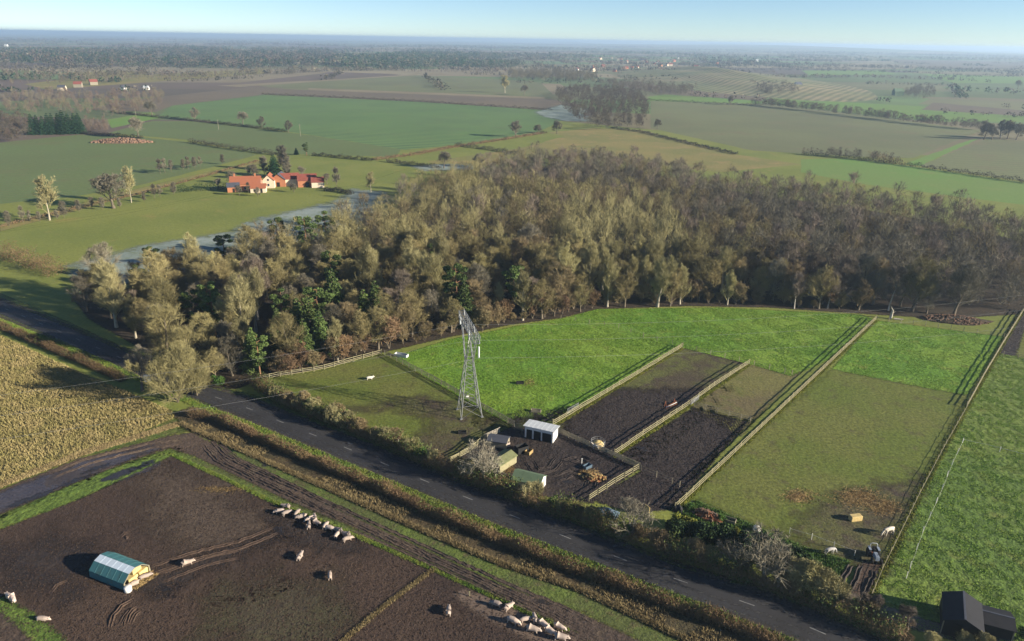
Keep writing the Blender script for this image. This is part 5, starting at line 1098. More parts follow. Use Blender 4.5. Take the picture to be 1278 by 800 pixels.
def pig(x, y, deg, label, group=None, me=None, s=1.0, loc=None, z=0.03):
    q = P(x, y) if loc is None else loc
    o = mobj('pig', me or PIGS[random.randrange(3)]); o.location = (q[0], q[1], z); o.rotation_euler = (0, 0, R(deg)); o.scale = (s, s * random.uniform(0.95, 1.08), s)
    tag(o, label, 'pig', group)
for x, y, a in [(295, 180, 170), (225, 230, 190), (310, 245, 40), (410, 245, 80), (450, 285, 200), (540, 305, 210), (585, 300, 110), (525, 370, 100), (605, 345, 330), (695, 370, 80), (740, 400, 345), (820, 420, 150), (810, 460, 75), (895, 460, 160), (915, 505, 35)]:
    pig(320 + x / 7.99, 612 + y / 7.99, a, 'cream pig crowded in the long row by the farm track', 'pigs in the row by the farm track', s=random.uniform(0.92, 1.08))
for x, y, a in [(415, 245, 160), (535, 270, 45), (575, 400, 335), (685, 385, 20), (760, 375, 100), (840, 425, 320), (750, 475, 345), (900, 490, 320), (985, 455, 330), (1000, 545, 350)]:
    pig(560 + x / 7.1, 722 + y / 7.1, a, 'pale pig standing in the smooth wallow', 'pigs at the wallow', s=random.uniform(0.95, 1.1))
pig(375, 697, 80, 'lone cream pig between the row of pigs and the open mud'); pig(412, 721, 105, 'greyish pig alone on the mud, head down', me=PIGS[1]); pig(235, 705, 30, 'pale pig walking from the hut towards the row'); pig(560, 765, 92, 'slim pale pig alone beyond the grassy line'); pig(54, 774, 0, 'plump grey-white pig at the edge of the green strip', me=PIG_LIE)
pig(17, 750, 315, 'black and white pig on the green strip', me=PIG_PIED); pig(13, 748, 150, 'pale pig beside the black and white one')
for x, y, a, lab in [(3.4, 0.9, 20, 'cream pig lying in the straw at the hut mouth'), (3.1, -0.9, 200, 'pinkish pig lying against the bale in the hut mouth')]: pig(0, 0, a + 20, lab, None, PIG_LIE, 1.0, hutp(x + 0.3, y), 0.05)

def horse_body(graze):
    v = [(-0.1, 0, 1.12, 0.30, 0.32), (-0.66, 0, 1.20, 0.28, 0.30), (0.5, 0, 1.18, 0.26, 0.30)]
    v += [(0.82, 0, 1.22, 0.16, 0.2), (1.08, 0, 0.9, 0.12, 0.15), (1.25, 0, 0.58, 0.11, 0.13), (1.34, 0, 0.22, 0.07, 0.08)] if graze else [(0.78, 0, 1.42, 0.16, 0.22), (1.0, 0, 1.68, 0.11, 0.16), (1.2, 0, 1.84, 0.11, 0.13), (1.52, 0, 1.55, 0.07, 0.08)]
    v += [(-0.94, 0, 1.22, 0.05), (-1.03, 0, 0.65, 0.07)]; e = [(0, 1), (0, 2), (2, 3), (3, 4), (4, 5), (5, 6), (1, 7), (7, 8)]
    for sy in (-1, 1):
        b = len(v); v += [(0.52, sy * 0.17, 0.82, 0.12), (0.54, sy * 0.17, 0.48, 0.07), (0.52, sy * 0.17, 0.12, 0.05), (0.56, sy * 0.17, 0.03, 0.065)]; e += [(2, b), (b, b + 1), (b + 1, b + 2), (b + 2, b + 3)]
        b = len(v); v += [(-0.56, sy * 0.18, 0.82, 0.16), (-0.84, sy * 0.18, 0.50, 0.075), (-0.78, sy * 0.18, 0.12, 0.05), (-0.74, sy * 0.18, 0.03, 0.065)]; e += [(1, b), (b, b + 1), (b + 1, b + 2), (b + 2, b + 3)]
        b = len(v); c5 = v[5]; v += [(c5[0] - 0.06, sy * 0.08, c5[2] + 0.14, 0.03, 0.02)]; e += [(5, b)]
    return v, e
def animal(name, me, x, y, deg, s, label, cat):
    q = P(x, y); o = mobj(name, me); o.location = (q[0], q[1], 0.03); o.rotation_euler = (0, 0, R(deg)); o.scale = (s,) * 3; tag(o, label, cat)
animal('horse', skinned('horse_body', *horse_body(True), M['horse_pied']), 1108, 668, 200, 1.05, 'piebald horse grazing beside the long fence', 'horse')
animal('pony', skinned('pony_body', *horse_body(True), M['horse_white']), 1035, 692, 10, 0.85, 'grey-white pony standing in the green corner by the stake fence', 'pony')
animal('sheep', skinned('sheep_body', *quad_body(0, 0.08), M['wool']), 462, 474, 20, 0.95, 'single white sheep in the pylon paddock', 'sheep')
animal('pony', skinned('pony_body', *horse_body(False), M['horse_pied']), 743, 561, 160, 0.7, 'cream and brown pony beside the hay ring', 'pony')

# ------------------------------------------------------------------ small things
def place(e, x, y, deg=0.0): q = P(x, y); e.location = (q[0], q[1], 0.02); e.rotation_euler = (0, 0, R(deg)); return e
def thing(name, x, y, deg, label, cat, group=None): return tag(place(empty(name), x, y, deg), label, cat, group)
# small tractor
t = thing('tractor', 1090, 697, 262, 'small grey-blue tractor with roll bar at the head of the muddy drive', 'tractor')
MB().box((0.75, 0, 0.95), (1.3, 0.55, 0.55)).box((0.75, 0, 1.24), (1.2, 0.45, 0.06)).build('bonnet', M['tractor'], t); MB().box((-0.3, 0, 0.75), (0.9, 0.7, 0.4)).build('body', M['rust'], t)
MB().box((-0.45, 0, 1.15), (0.5, 0.55, 0.12)).box((-0.68, 0, 1.4), (0.1, 0.55, 0.45)).build('seat', M['rubber'], t)
MB().path([(-0.8, -0.5, 0.8), (-0.8, -0.5, 1.9), (-0.8, -0.3, 2.1), (-0.8, 0.3, 2.1), (-0.8, 0.5, 1.9), (-0.8, 0.5, 0.8)], 0.05, 6).build('roll_bar', M['white_roof'], t)
for sx, r, wd in ((-0.55, 0.68, 0.36), (1.15, 0.42, 0.22)):
    for sy in (-1, 1):
        m = MB(); m.lathe([(r * 0.6, -wd / 2), (r * 0.92, -wd / 2), (r, -wd * 0.3), (r, wd * 0.3), (r * 0.92, wd / 2), (r * 0.6, wd / 2)], 16); m.v = [(x + sx, z_ + sy * 0.62, y + r) for x, y, z_ in m.v]; w = m.build('tyre', M['rubber'], t)
        m = MB(); m.lathe([(r * 0.58, -wd * 0.4), (r * 0.58, wd * 0.4), (r * 0.2, wd * 0.45)], 12); m.v = [(x + sx, z_ + sy * 0.62, y + r) for x, y, z_ in m.v]; m.build('rim', M['white_roof'], w)
    if sx < 0:
        for sy in (-1, 1): MB().box((-0.5, sy * 0.62, 1.42), (0.9, 0.34, 0.05)).build('mudguard', M['tractor'], t)
MB().tube((0.9, 0.1, 1.2), (0.9, 0.1, 1.8), 0.035, n=6).build('exhaust', M['rubber'], t); MB().tube((-0.05, 0, 1.1), (-0.25, 0, 1.4), 0.03, n=5).lathe([(0.18, 0), (0.2, 0.03), (0.18, 0.06)], 10, (-0.26, 0, 1.4)).build('steering_wheel', M['rubber'], t)
o = MB().box((0, 0, 0.45), (1.9, 0.95, 0.9)).build('hay_bale', M['bale']); bv = o.modifiers.new('bevel', 'BEVEL'); bv.width = 0.1; bv.segments = 2; place(o, 1067, 649, 10); tag(o, 'square hay bale on the brown part of the paddock', 'bale')
o = MB().lathe([(0.5, 0), (0.55, 0.15), (0.55, 0.7), (0.45, 0.85), (0.16, 0.93), (0.15, 1.0)], 16).build('water_tank', M['white_paint'], smooth=True); place(o, 944, 663); tag(o, 'round white water tank behind the dark evergreens', 'tank')
def crate_thing(name, x, y, deg, size, mat, label, cat, slats=True):
    t = thing(name, x, y, deg, label, cat); w, d, h = size
    MB().box((0, 0, 0.06), (w, d, 0.12)).build('base', M[mat], t)
    for sy in (-1, 1): MB().box((0, sy * (d / 2 - 0.03), h / 2 + 0.06), (w, 0.06, h - 0.1)).build('side', M[mat], t)
    for sx in (-1, 1): MB().box((sx * (w / 2 - 0.03), 0, h / 2 + 0.06), (0.06, d - 0.125, h - 0.1)).build('end', M[mat], t)
    return t
crate_thing('water_trough', 905, 650, -28, (3.2, 1.0, 0.6), 'timber_grey', 'long dark trough lying across the rank green corner', 'trough')
crate_thing('feed_trough', 501, 445, -20, (3.2, 1.2, 0.7), 'white_roof', 'pale trough at the corner of the pylon paddock fence', 'trough')
crate_thing('water_trough', 669, 514, -10, (2.0, 0.8, 0.5), 'timber_grey', 'dark trough on the bare patch of the bright green paddock', 'trough')
crate_thing('water_trough', 577, 541, 0, (1.6, 0.8, 0.5), 'rubber', 'black trough on worn ground near the pylon', 'trough')
crate_thing('feed_trough', 649, 479, 5, (1.6, 0.8, 0.5), 'rubber', 'small dark trough in the middle of the bright green paddock', 'trough')
crate_thing('pallet_crate', 626, 556, 20, (1.3, 1.2, 1.1), 'white_paint', 'white crate beside the low dark shelter', 'crate'); crate_thing('pallet_crate', 632, 557, 35, (1.0, 1.0, 0.9), 'pig', 'pinkish crate next to the white crate', 'crate')
crate_thing('muck_trailer', 651, 564, 30, (2.2, 1.4, 1.3), 'rubber', 'black open trailer box beside the mossy-roofed shed', 'trailer'); crate_thing('log_box', 660, 566, 60, (1.4, 1.0, 0.7), 'straw', 'straw-coloured box beside the black trailer box', 'crate')
crate_thing('water_trough', 733, 584, 40, (1.5, 0.9, 0.6), 'blue_sheet', 'blue trough in the stable yard', 'trough')
o = MB().box((0, 0, 0.6), (0.14, 0.14, 1.2)).box((0, 0, 1.22), (0.2, 0.2, 0.06)).build('marker_post', M['white_paint']); place(o, 726, 580); tag(o, 'short pale post beside the blue trough', 'post')
o = MB().box((0, 0, 0.35), (0.12, 0.12, 0.7)).box((0, 0, 0.72), (0.22, 0.22, 0.06)).build('marker_post', M['timber']); place(o, 586, 744); tag(o, 'short post at the tip of the wallow', 'post')
# heap in the yard
def heap(name, x, y, rx, ry, h, mat, label, cat, n=200, size=0.3, chunk=None, deg=0):
    q = P(x, y); t = empty(name, (q[0], q[1], 0), R(deg)); tag(t, label, cat); m = MB(); nr, na = 6, 16; pts_ = []; fs = []
    for j in range(nr + 1):
        for k in range(na):
            r = 1 - j / nr; a = 6.283 * k / na; wob = 1 + 0.2 * math.sin(3 * a + j) + random.gauss(0, 0.06); pts_.append((rx * r * wob * math.cos(a), ry * r * wob * math.sin(a), h * (1 - r ** 1.6) + random.gauss(0, 0.05) * (j > 0)))
    for j in range(nr):
        for k in range(na): fs.append((j * na + k, j * na + (k + 1) % na, (j + 1) * na + (k + 1) % na, (j + 1) * na + k))
    m.add(pts_, fs).build('mound', M[mat], t)
    cv = MB()
    for _ in range(n):
        a, r = random.uniform(0, 6.283), math.sqrt(random.random()); z = h * (1 - r ** 1.6); sz = [random.uniform(0.4, 1.6) * size for _ in range(3)]
        cv.box((rx * r * math.cos(a), ry * r * math.sin(a), z + sz[2] * 0.25), sz, random.uniform(0, 3.1))
    o = cv.build('debris', M[chunk or mat], t); o['kind'] = 'stuff'; return t
heap('muck_heap', 742, 597, 2.0, 1.3, 0.7, 'rust', 'rusty orange heap in the stable yard', 'heap', 60, 0.25, 'straw')
heap('rubble_heap', 152, 178, 20, 4.5, 2.6, 'rubble', 'long heap of broken brick and timber at the arable field edge', 'heap', 500, 0.9, 'rubble', 8)
heap('brush_heap', 1190, 400, 9, 3.2, 1.4, 'litter', 'heap of brushwood and pale logs between the wood and paddock fence', 'heap', 320, 0.28, 'rubble', -8)
heap('soil_heap', 883, 645, 2.6, 1.4, 0.9, 'rust', 'reddish soil heap in the rank green corner', 'heap', 60, 0.25, 'rubble', -40)
# round hay ring
t = thing('hay_ring', 746, 556, 0, 'round hay ring with pale hay inside the dark paddock', 'feeder')
for z in (0.3, 0.7, 1.1): MB().path([(1.3 * math.cos(k * 6.283 / 18), 1.3 * math.sin(k * 6.283 / 18), z) for k in range(19)], 0.035, 5).build('hoop', M['steel'], t)
bar = MB().tube((0, 0, 0.02), (0, 0, 1.1), 0.03, n=5).mesh('bar', M['steel'])
for k in range(12): mobj('bar', bar, t).location = (1.3 * math.cos(k * 6.283 / 12), 1.3 * math.sin(k * 6.283 / 12), 0)
MB().lathe([(1.1, 0), (1.15, 0.3), (0.8, 0.75), (0.3, 0.95), (0.05, 1.0)], 12).build('hay', M['bale'], t)
# gates
def gate(x0, y0, x1, y1, mat, label, bars=5, h=1.15):
    a, b = P(x0, y0), P(x1, y1); d = b - a; L = float(np.linalg.norm(d)); t = empty('field_gate', (a[0], a[1], 0.02), math.atan2(d[1], d[0])); tag(t, label, 'gate')
    for k in range(bars): MB().box((L / 2, 0, 0.2 + k * (h - 0.2) / (bars - 1)), (L, 0.05, 0.07)).build('bar', M[mat], t)
    for x in (0.05, L / 2, L - 0.05): MB().box((x, 0.055, h / 2 + 0.08), (0.08, 0.05, h)).build('upright', M[mat], t)
    MB().tube((0.05, -0.05, 0.2), (L - 0.05, -0.05, h), 0.03, n=4).build('brace', M[mat], t)
gate(708, 517, 722, 509, 'steel', 'pale metal gate in the fence beside the stable'); gate(862, 506, 872, 499, 'steel', 'galvanised gate between the two dark paddocks'); gate(780, 578, 792, 583, 'timber', 'pale wooden gate at the corner of the stable yard'); gate(642, 534, 652, 539, 'timber', 'yellowish wooden gate between the stable and the dark fence'); gate(605, 549, 624, 540, 'log', 'bleached wooden gate beside the low dark shelter')
# leaning jump poles
t = thing('jump_stand', 838, 508, 30, 'red and white jump poles stacked by the fence of the dark paddocks', 'jump')
for k, (mt, dx) in enumerate([('rust', 0), ('white_paint', 0.25), ('rust', 0.5)]): MB().tube((-1.5 + dx, dx, 0.1), (1.5, dx * 0.6, 0.4 + 0.25 * k), 0.07, n=6).build('pole', M[mt], t)
for sx in (-1, 1): MB().tube((sx * 1.2 - 0.3, 0.6, 0), (sx * 1.2, 0.6, 1.4), 0.06, n=5).tube((sx * 1.2 + 0.3, 0.6, 0), (sx * 1.2, 0.6, 1.4), 0.06, n=5).build('wing', M['rust'], t)
# cabinet, box on post, tarpaulin, board, stump
t = thing('roadside_cabinet', 495, 551, 60, 'white roadside cabinet half hidden in the hedge', 'cabinet'); MB().box((0, 0, 0.85), (0.9, 0.7, 1.6)).build('case', M['white_paint'], t); MB().box((0, 0, 1.69), (1.0, 0.8, 0.08)).build('lid', M['white_roof'], t); MB().box((0.47, 0, 0.85), (0.03, 0.55, 1.3)).build('door', M['white_roof'], t)
t = thing('nest_box', 185, 480, 30, 'white box on a short leg at the foot of the grey tree', 'box'); MB().box((0, 0, 0.45), (0.16, 0.16, 0.9)).build('leg', M['timber_grey'], t); MB().box((0, 0, 1.5), (1.2, 1.0, 1.15)).build('case', M['white_paint'], t); MB().add([(-0.7, -0.6, 2.08), (0.7, -0.6, 2.08), (0.7, 0.6, 2.08), (-0.7, 0.6, 2.08), (-0.7, 0, 2.4), (0.7, 0, 2.4)], [(0, 3, 2, 1), (0, 1, 5, 4), (2, 3, 4, 5), (1, 2, 5), (3, 0, 4)]).build('lid', M['white_roof'], t)
def sheet_heap(x, y, mat, label, rx, ry, h):
    q = P(x, y); n = 10; V = []; F = []
    for j in range(n):
        for i in range(n):
            u, v = i / (n - 1) * 2 - 1, j / (n - 1) * 2 - 1; V.append((u * rx, v * ry, max(0.03, h * (1 - max(abs(u), abs(v)) ** 3) + 0.12 * math.sin(5 * u + 3 * v))))
    for j in range(n - 1):
        for i in range(n - 1): k = j * n + i; F.append((k, k + 1, k + n + 1, k + n))
    me = bpy.data.meshes.new('tarpaulin'); me.from_pydata(V, [], F); me.materials.append(M[mat]); o = mobj('tarpaulin', me); o.location = (q[0], q[1], 0.02); o.rotation_euler = (0, 0, R(-25)); so_ = o.modifiers.new('thick', 'SOLIDIFY'); so_.thickness = 0.03; tag(o, label, 'tarpaulin')
sheet_heap(758, 641, 'blue_sheet', 'blue tarpaulin over a heap behind the roadside hedge', 1.8, 1.0, 0.8); sheet_heap(846, 637, 'rubber', 'dark covered box at the foot of the longest fence', 0.8, 0.7, 0.9)
o = MB().box((0, 0, 0.9), (0.08, 1.1, 1.7)).box((0, -0.5, 0.6), (0.1, 0.1, 1.2)).box((0, 0.5, 0.6), (0.1, 0.1, 1.2)).build('notice_board', M['bale']); place(o, 807, 643, 30); tag(o, 'pale upright board at the roadside end of the black paddock', 'board')
t = thing('tree_stump', 1111, 398, 0, 'pale broken tree stump at the wood edge by the longest fence', 'stump'); MB().tube((0, 0, 0), (0.2, 0, 2.6), 0.45, 0.28, 8).tube((0.2, 0, 2.5), (-0.3, 0.2, 3.5), 0.2, 0.06, 6).tube((0.1, 0, 1.6), (1.0, -0.2, 2.3), 0.14, 0.05, 5).build('trunk', M['log'], t); MB().tube((0.6, -0.6, 0.3), (3.0, -1.0, 0.25), 0.25, 0.15, 7).build('fallen_limb', M['log'], t)

# ------------------------------------------------------------------ trees, hedges and woods of the far fields
def htree(kind, x, y, px, label, group=None, wide=1.0):
    q = P(x, y); v = K[kind].raw[0][1][0]; h0 = float(v[:, 2].max()); h = px / PX(x, y) / 0.97; e = K[kind].put(q[0], q[1], h / h0, label, group)
    e.scale.x *= wide; e.scale.y *= wide; return e
htree('far_tall', 62, 275, 56, 'tallest pale bare tree beside the pasture fence'); htree('far_round', 142, 260, 44, 'broad olive bare tree beside the pasture fence', None, 1.3); htree('far_tall', 164, 253, 46, 'narrow pale tree behind the broad olive one', None, 0.7)
for x, y, h in [(29, 278, 22), (38, 277, 15), (80, 272, 24), (99, 265, 18), (115, 261, 16), (50, 277, 14), (193, 248, 19), (200, 246, 16), (217, 243, 18), (72, 274, 14), (128, 262, 17), (180, 252, 15), (150, 260, 15), (12, 282, 20)]: htree('far_thin', x, y, h, 'young thin tree in the row along the pasture fence', 'young trees along the pasture fence')
for x, y, h in [(200, 217, 19), (206, 216, 19), (214, 215, 16), (229, 212, 15), (235, 211, 16), (243, 210, 16), (250, 209, 14), (278, 205, 14)]: htree('far_thin', x, y, h, 'bare birch on the lane between arable field and farm pasture', 'birches along the lane to the farm')
for i in range(10): htree('spruce', 42 + i * 6.6 + random.uniform(-1, 1), 168 - i * 0.15, random.uniform(23, 28), None, None, 1.1)
htree('far_round', 173, 172, 26, 'round bare tree standing behind the rubble heap')
for x, y, h in [(190, 144, 18), (243, 150, 16), (303, 156, 17), (327, 159, 14), (360, 165, 15)]: htree('far_round', x, y, h, 'round bare tree on the dark hedge below the striped green field', 'trees on the hedge below the striped field', 1.05)
htree('spruce', 343, 221, 27, 'tall dark conifer behind the cream cottage', None, 1.4); htree('far_thin', 354, 214, 36, 'tall bare tree behind the farm'); htree('far_thin', 359, 221, 28, 'pale bare tree right of the tall dark conifer'); htree('far_thin', 330, 219, 25, 'bare greyish tree left of the tall dark conifer'); htree('spruce', 370, 193, 9, 'smallest dark conifer behind the farm pasture', None, 1.4); htree('pine', 383, 194, 14, 'round dark pine behind the farm pasture', None, 1.5); htree('far_thin', 310, 241, 14, 'small bare tree in front of the orange farmhouse')
for x_, y_, h_, l_ in [(299, 244, 13, 'small bare tree left of the farmhouse porch'), (322, 245, 12, 'small bare tree right of the farmhouse porch'), (289, 229, 17, 'bare tree behind the brick outhouse'), (367, 240, 12, 'small bare tree in front of the slate range'), (316, 224, 20, 'bare tree rising behind the farmhouse roof'), (377, 222, 15, 'bare tree between the farm ranges'), (273, 236, 14, 'bare tree at the end of the garden hedge'), (408, 230, 14, 'bare tree right of the white gabled barn')]: htree('far_round', x_, y_, h_, l_)
htree('far_thin', 420, 235, 27, 'thin bare tree beyond the dark red roofed barn'); htree('far_tall', 463, 240, 26, 'bare tree at the tip of the wood towards the farm'); htree('far_round', 554, 210, 22, 'round bare tree alone on the narrow pasture'); htree('far_round', 599, 209, 18, 'wide dark bare tree beside the frosty strip', None, 1.5)
htree('far_round', 644, 171, 21, 'round bare tree at the corner of the striped green field'); htree('far_round', 671, 168, 13, 'small bare tree on the brown hedge bank'); htree('far_round', 695, 167, 17, 'dark bare tree beside the small far wood'); htree('far_round', 654, 119, 13, 'far round tree on the grey-green field'); htree('far_tall', 630, 116, 22, 'far tall tree on the grey-green field'); htree('far_round', 820, 161, 13, 'bare tree right of the small far wood'); htree('far_round', 912, 131, 12, 'bare tree on the far dark hedge'); htree('far_round', 1270, 111, 11, 'far tree on the right-hand meadow')
for x in (1228, 1238, 1248, 1257, 1268, 1280): htree('far_round', x, 174 + random.uniform(-1, 1), random.uniform(17, 24), 'bare tree in the far clump at the field track', 'far clump at the field track')
for x, y, h in [(60, 160, 0)]: pass
for x, y, h in [(170, 146, 10), (273, 162, 12), (375, 170, 14), (54, 126, 10)]:
    q = P(x, y); t = empty('telegraph_pole', (q[0], q[1], 0)); hh = h / PX(x, y) / 0.97; tag(t, 'thin pale telegraph pole in the far fields', 'pole', 'telegraph poles in the far fields'); MB().tube((0, 0, 0), (0, 0, hh), 0.16, 0.12, 6).build('pole', M['timber_grey'], t); MB().box((0, 0, hh - 0.5), (1.8, 0.15, 0.15)).build('crossbar', M['timber_grey'], t)

def far_hedge(pts, h, w, label, mat='far_hedge', per_m=34, tw=0.18): hedge('hedge', pts, h * 1.3, w, M[mat], label, per_m, tw=tw)
far_hedge([(139, 140), (190, 146), (250, 152), (320, 160), (358, 165)], 2.4, 3, 'dark hedge with round trees below the striped green field')
far_hedge([(237, 178), (280, 185), (330, 192), (345, 194)], 3.2, 4, 'thick dark hedge from the rubble heap lane to the farm')
far_hedge([(390, 194), (430, 198), (465, 201)], 2.2, 2.5, 'low dark hedge behind the farm pasture')
far_hedge([(103, 167), (140, 170), (178, 173)], 2.4, 3, 'short dark hedge beside the rubble heap')
far_hedge([(466, 200), (520, 193), (560, 185), (620, 176), (680, 166)], 1.6, 6, 'brown unkempt hedge below the striped green field', 'hedge_twig', 40)
far_hedge([(568, 182), (610, 187), (648, 193)], 2.6, 3, 'dark hedge across the narrow pasture'); far_hedge([(482, 202), (515, 206), (550, 210)], 2.2, 3, 'broken dark hedge beside the lone round tree')
far_hedge([(327, 118), (350, 119), (440, 123), (520, 127), (690, 138)], 2.6, 3.5, 'long thin dark hedge at the top of the striped green field', per_m=14, tw=0.3)
far_hedge([(803, 125), (860, 128), (920, 131), (950, 132)], 2.6, 3, 'dark far hedge at the top of the wide right-hand field', per_m=14, tw=0.3)
far_hedge([(762, 160), (800, 165), (850, 177), (920, 193)], 1.8, 2.5, 'dark hedge beside the far track below the small wood'); far_hedge([(1000, 193), (1060, 198), (1130, 207), (1200, 217), (1290, 230)], 3, 4, 'dark hedge along the far green field'); far_hedge([(1085, 197), (1110, 203), (1122, 206)], 5, 7, 'tall brown thicket on the far hedge', 'hedge_twig')
far_hedge([(870, 97), (910, 104), (960, 118)], 5, 9, 'far hedge with trees at the hill foot', per_m=14, tw=0.4); far_hedge([(222, 240), (250, 238), (285, 236)], 4, 5, 'dark garden hedge left of the farm', 'laurel_dark', 60, 0.12); far_hedge([(0, 284), (90, 262), (180, 241), (250, 222), (322, 201)], 1.0, 1.5, 'thin hedge line on the lane to the farm', 'hedge_twig', 20)
far_hedge([(405, 238), (425, 240), (440, 243)], 2.2, 3, 'short dark hedge beside the frosty pasture', per_m=40); far_hedge([(0, 318), (40, 332), (75, 345)], 5, 7, 'bushy green and brown hedge at the left tip of the wood', 'hedge_twig', 140, 0.06)
def far_wood(spots, h, kinds, label, tris=320, fat=4.0):
    parts = []; mi = []; mats = [M[dict(grey='far_a', brown='far_b', birch='far_b', olive='far_c')[k]] for k in kinds]; lo_ = {}
    for k in kinds:
        for j, (t_, (V, T)) in enumerate(K[k].raw):
            sel = rng.choice(len(T), tris, replace=False); v = V[T[sel].ravel()].reshape(-1, 3, 3); c_ = v.mean(1, keepdims=True)
            a_ = v[:, 0] - v[:, 1]; ln = np.maximum(np.linalg.norm(a_, axis=1, keepdims=True), 1e-6); w = a_ / ln * np.minimum(ln * fat, 0.55) * 0.5
            v = c_ + (v - c_) * 1.3; m_ = (v[:, 0] + v[:, 1]) / 2; v[:, 0], v[:, 1] = m_ + w, m_ - w; lo_[k, j] = v.reshape(-1, 3) / V[:, 2].max()
    for x, y in spots:
        ki = int(rng.integers(len(kinds))); k = kinds[ki]; v = lo_[k, int(rng.integers(len(K[k].raw)))]; a = rng.uniform(0, 6.28); s_ = h * rng.uniform(0.6, 1.25)
        parts.append(np.stack([v[:, 0] * math.cos(a) - v[:, 1] * math.sin(a), v[:, 0] * math.sin(a) + v[:, 1] * math.cos(a), v[:, 2]], 1) * s_ + [x, y, 0]); mi.append(np.full(tris, ki))
    V = np.concatenate(parts); o = mobj('far_wood', tri_mesh('far_wood', V, np.arange(len(V)).reshape(-1, 3), mats, np.concatenate(mi))); tag(o, label, 'woodland', kind='stuff')
def far_trees(name, spots, h, mats, label, tris=40, shape=(0.46, 0.5), cat='woodland', grain=1.0):
    """a wood too far off to tell its trees apart: clumped fuzzy crowns in one mass"""
    n = len(spots); hh = rng.uniform(0.5, 1.3, n) * h; u = rand_dirs(n * tris, rng) * (rng.uniform(0.25, 1, (n * tris, 1)) ** 0.4)
    H = np.repeat(hh, tris)[:, None]; C = u * H * [shape[0], shape[0], shape[1] * 0.86] + np.c_[np.repeat(spots, tris, 0), H[:, 0] * 0.52]
    V, T = leaves(C, H[:, 0] * grain * rng.uniform(0.06, 0.17, n * tris), rng); mi = np.repeat(rng.integers(0, len(mats), n), tris)
    o = mobj(name, tri_mesh(name, V, T, [M[m] for m in mats], mi)); tag(o, label, cat, kind='stuff')
BARE = ['far_a', 'far_b', 'far_c']
far_wood(scatter([(692, 118), (720, 112), (770, 113), (806, 124), (810, 150), (800, 164), (740, 163), (716, 152), (702, 135)], 620), 11, ['brown', 'birch', 'grey', 'olive'], 'small brown wood beside the striped green field')
far_wood(scatter([(0, 122), (60, 118), (140, 122), (205, 118), (205, 136), (140, 150), (60, 143), (0, 146)], 300), 10, ['brown', 'grey', 'olive', 'birch'], 'loose bare trees and scrub beyond the conifer row')
far_wood(scatter([(-10, 148), (36, 150), (36, 172), (20, 178), (-10, 181)], 80), 9, ['grey', 'brown'], 'grey bare trees left of the conifer row', 420); far_wood(scatter([(108, 152), (138, 158), (134, 166), (108, 167)], 36), 7, ['grey', 'brown'], 'bare scrub right of the conifer row', 420)
far_wood(scatter([(632, 93), (700, 91), (745, 97), (742, 104), (640, 101)], 420), 14, ['grey', 'olive'], 'bare shelter belt beyond the grey-green field', 200, 6)
far_wood(scatter([(745, 104), (800, 106), (870, 113), (855, 121), (800, 120)], 260), 11, ['grey', 'brown', 'olive'], 'loose bare trees behind the small brown wood', 220, 5)
far_wood(along(px_line([(940, 131), (1010, 138), (1100, 149), (1170, 157), (1230, 163)]), 300, 6)[0], 9, ['grey', 'grey', 'brown'], 'row of low trees at the top of the wide right-hand field', 240, 5)
far_wood(scatter([(0, 88), (100, 92), (250, 94), (330, 87), (400, 85), (420, 88), (200, 101), (60, 107), (0, 107)], 420), 10, ['grey', 'brown', 'olive'], 'scattered bare trees in front of the far conifer forest', 160, 6)
far_wood(scatter([(930, 106), (985, 108), (1000, 118), (960, 120)], 150), 10, ['grey'], 'trees on the left flank of the far hill', 200, 6); far_wood(scatter([(1120, 118), (1160, 110), (1170, 120), (1150, 126)], 110), 10, ['grey'], 'trees on the right flank of the far hill', 200, 6)
far_wood(along(px_line([(190, 101), (330, 95), (430, 88), (520, 90), (620, 92)]), 260, 12)[0], 8, ['grey', 'brown'], 'bare hedge trees along the pale stubble', 160, 6)
far_wood(along(px_line([(1000, 192), (1060, 197), (1120, 204)]), 40, 4)[0], 6, ['grey', 'brown'], 'bare bushes on the hedge beyond the wood', 300, 4)
sp = scatter([(-20, 66), (250, 62), (400, 64), (425, 70), (420, 79), (330, 86), (250, 88), (110, 84), (-20, 78)], 7000); sp = sp[clump_mask(260, -0.15, 21)(sp) | (clump_mask(90, 0.3, 22)(sp))]
far_trees('far_wood', sp, 17, ['needle_dark', 'needle_dark', 'far_a', 'far_b'], 'dark conifer forest on the far left', 24)
sp = scatter([(-20, 66), (420, 66), (420, 82), (250, 92), (-20, 88)], 1500); far_trees('far_wood', sp[clump_mask(200, 0.2, 23)(sp)], 12, ['far_a', 'far_b', 'far_c'], 'bare birch scrub between the far conifer blocks', 24)
sp = scatter([(410, 74), (520, 68), (620, 70), (655, 79), (645, 86), (430, 86)], 4000); far_trees('far_wood', sp[clump_mask(200, -0.35, 31)(sp)], 17, ['needle_dark', 'needle_dark', 'far_a'], 'dark conifer forest beyond the pale stubble', 24)
far_trees('far_wood', scatter([(640, 62), (900, 64), (900, 84), (860, 92), (760, 95), (640, 90)], 1500), 11, ['far_a', 'needle_dark', 'far_b'], 'trees around the hazy far village', 20)
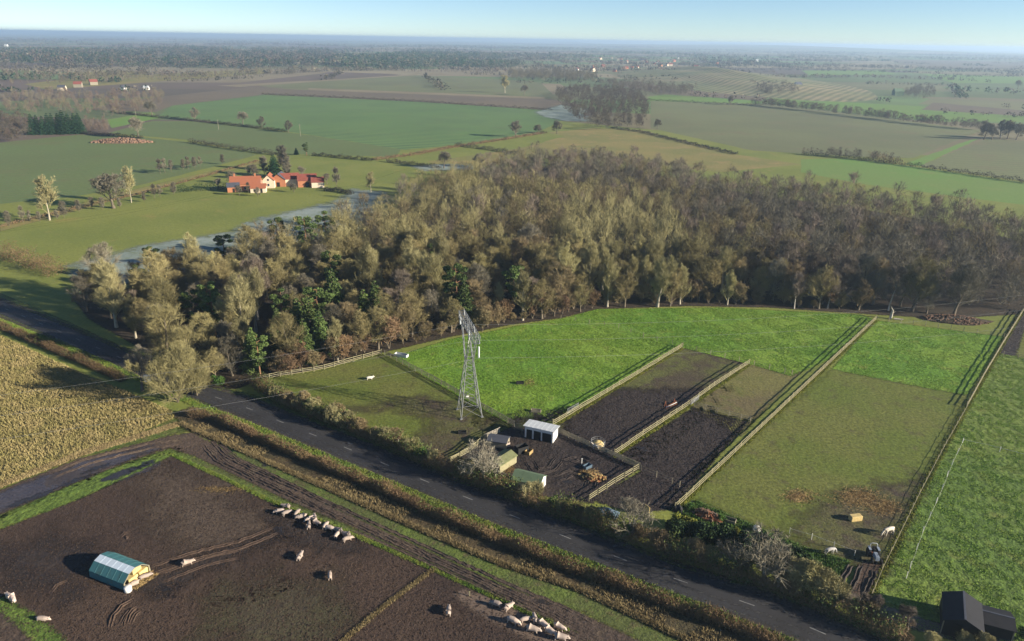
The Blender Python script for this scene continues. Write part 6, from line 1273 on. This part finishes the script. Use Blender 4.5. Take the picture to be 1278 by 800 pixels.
BELTS = [([(-40, 50), (200, 50), (400, 53)], 14), ([(100, 57), (350, 56), (480, 59)], 14), ([(480, 57), (640, 59), (760, 63)], 14), ([(640, 55), (800, 59), (900, 61)], 16), ([(880, 63), (1080, 67), (1300, 73)], 14), ([(860, 73), (1000, 73), (1110, 77)], 11), ([(1000, 81), (1150, 86), (1300, 93)], 10), ([(960, 97), (1080, 97), (1200, 101)], 8), ([(1180, 113), (1300, 119)], 9),
         ([(650, 85), (760, 88), (860, 93)], 11), ([(560, 87), (640, 91)], 10), ([(-20, 101), (60, 99), (150, 103)], 10), ([(330, 93), (420, 89), (500, 88)], 9), ([(700, 79), (860, 81)], 10), ([(1090, 127), (1200, 132), (1300, 138)], 6), ([(1170, 141), (1300, 148)], 6), ([(860, 120), (960, 126)], 7), ([(0, 114), (90, 117), (190, 113)], 7), ([(60, 108), (180, 104), (330, 98)], 7), ([(430, 93), (560, 88)], 8), ([(870, 84), (940, 82), (1010, 86)], 9), ([(20, 68), (300, 70), (420, 74)], 13), ([(930, 90), (1010, 92), (1060, 90)], 7), ([(1200, 82), (1300, 85)], 10), ([(500, 70), (640, 76), (700, 74)], 12), ([(0, 94), (130, 92), (260, 96)], 9), ([(1080, 105), (1190, 107), (1200, 125)], 6)]
for k, (bp, h_) in enumerate(BELTS):
    Wb = px_line(bp); L_ = np.linalg.norm(np.diff(Wb, axis=0), axis=1).sum(); far_q = along(Wb, int(min(900, L_ / 4.2)), 6 + L_ * 0.004)[0]; far_q = far_q[clump_mask(90, -0.8, 100 + k)(far_q)]
    far_trees('far_tree_belt', far_q, h_, [['far_a', 'far_hedge'], ['far_b', 'far_a'], ['needle_dark', 'far_a']][k % 3], None, 16, grain=1.7)
    tag(bpy.context.scene.collection.objects[-1], 'hazy tree belt between the far fields', 'tree belt', 'tree belts of the hazy plain')
# hedges and copses of the hazy plain
sp = []
for k in range(430):
    x, y = random.uniform(-60, 1340), 49 + (x - 639) * 0.0172 + 5 + abs(random.gauss(0, 1)) * 17
    q = P(x, min(y, 104))[:2]; a = random.choice([0.35, 1.9]) + random.gauss(0, 0.2) if False else random.choice([R(20), R(110), R(5), R(95)]) + random.gauss(0, 0.1); L = random.uniform(120, 520); m = int(L / 6); t_ = rng.uniform(-0.5, 0.5, m) * L
    sp.append(q + np.c_[np.cos(a) * t_, np.sin(a) * t_] + rng.normal(0, 4, (m, 2)))
sp = np.concatenate(sp); far_trees('far_hedgerows', sp, 8, ['far_hedge', 'far_a', 'far_hedge'], 'hedgerows and copses of the hazy plain', 12, cat='hedgerows', grain=1.6)
sp = []
for k in range(90):
    x, y = random.uniform(-60, 1340), 49 + (x - 639) * 0.0172 + 4.5 + abs(random.gauss(0, 1)) * 10
    q = P(x, y)[:2]; dd = np.linalg.norm(q); m = 130; sp.append(q + rng.normal(0, 1, (m, 2)) * [dd * 0.035, dd * 0.012])
far_trees('far_woods', np.concatenate(sp), 15, ['needle_dark', 'far_a', 'far_hedge'], 'blue hazy woods on the horizon plain', 12, grain=1.6)
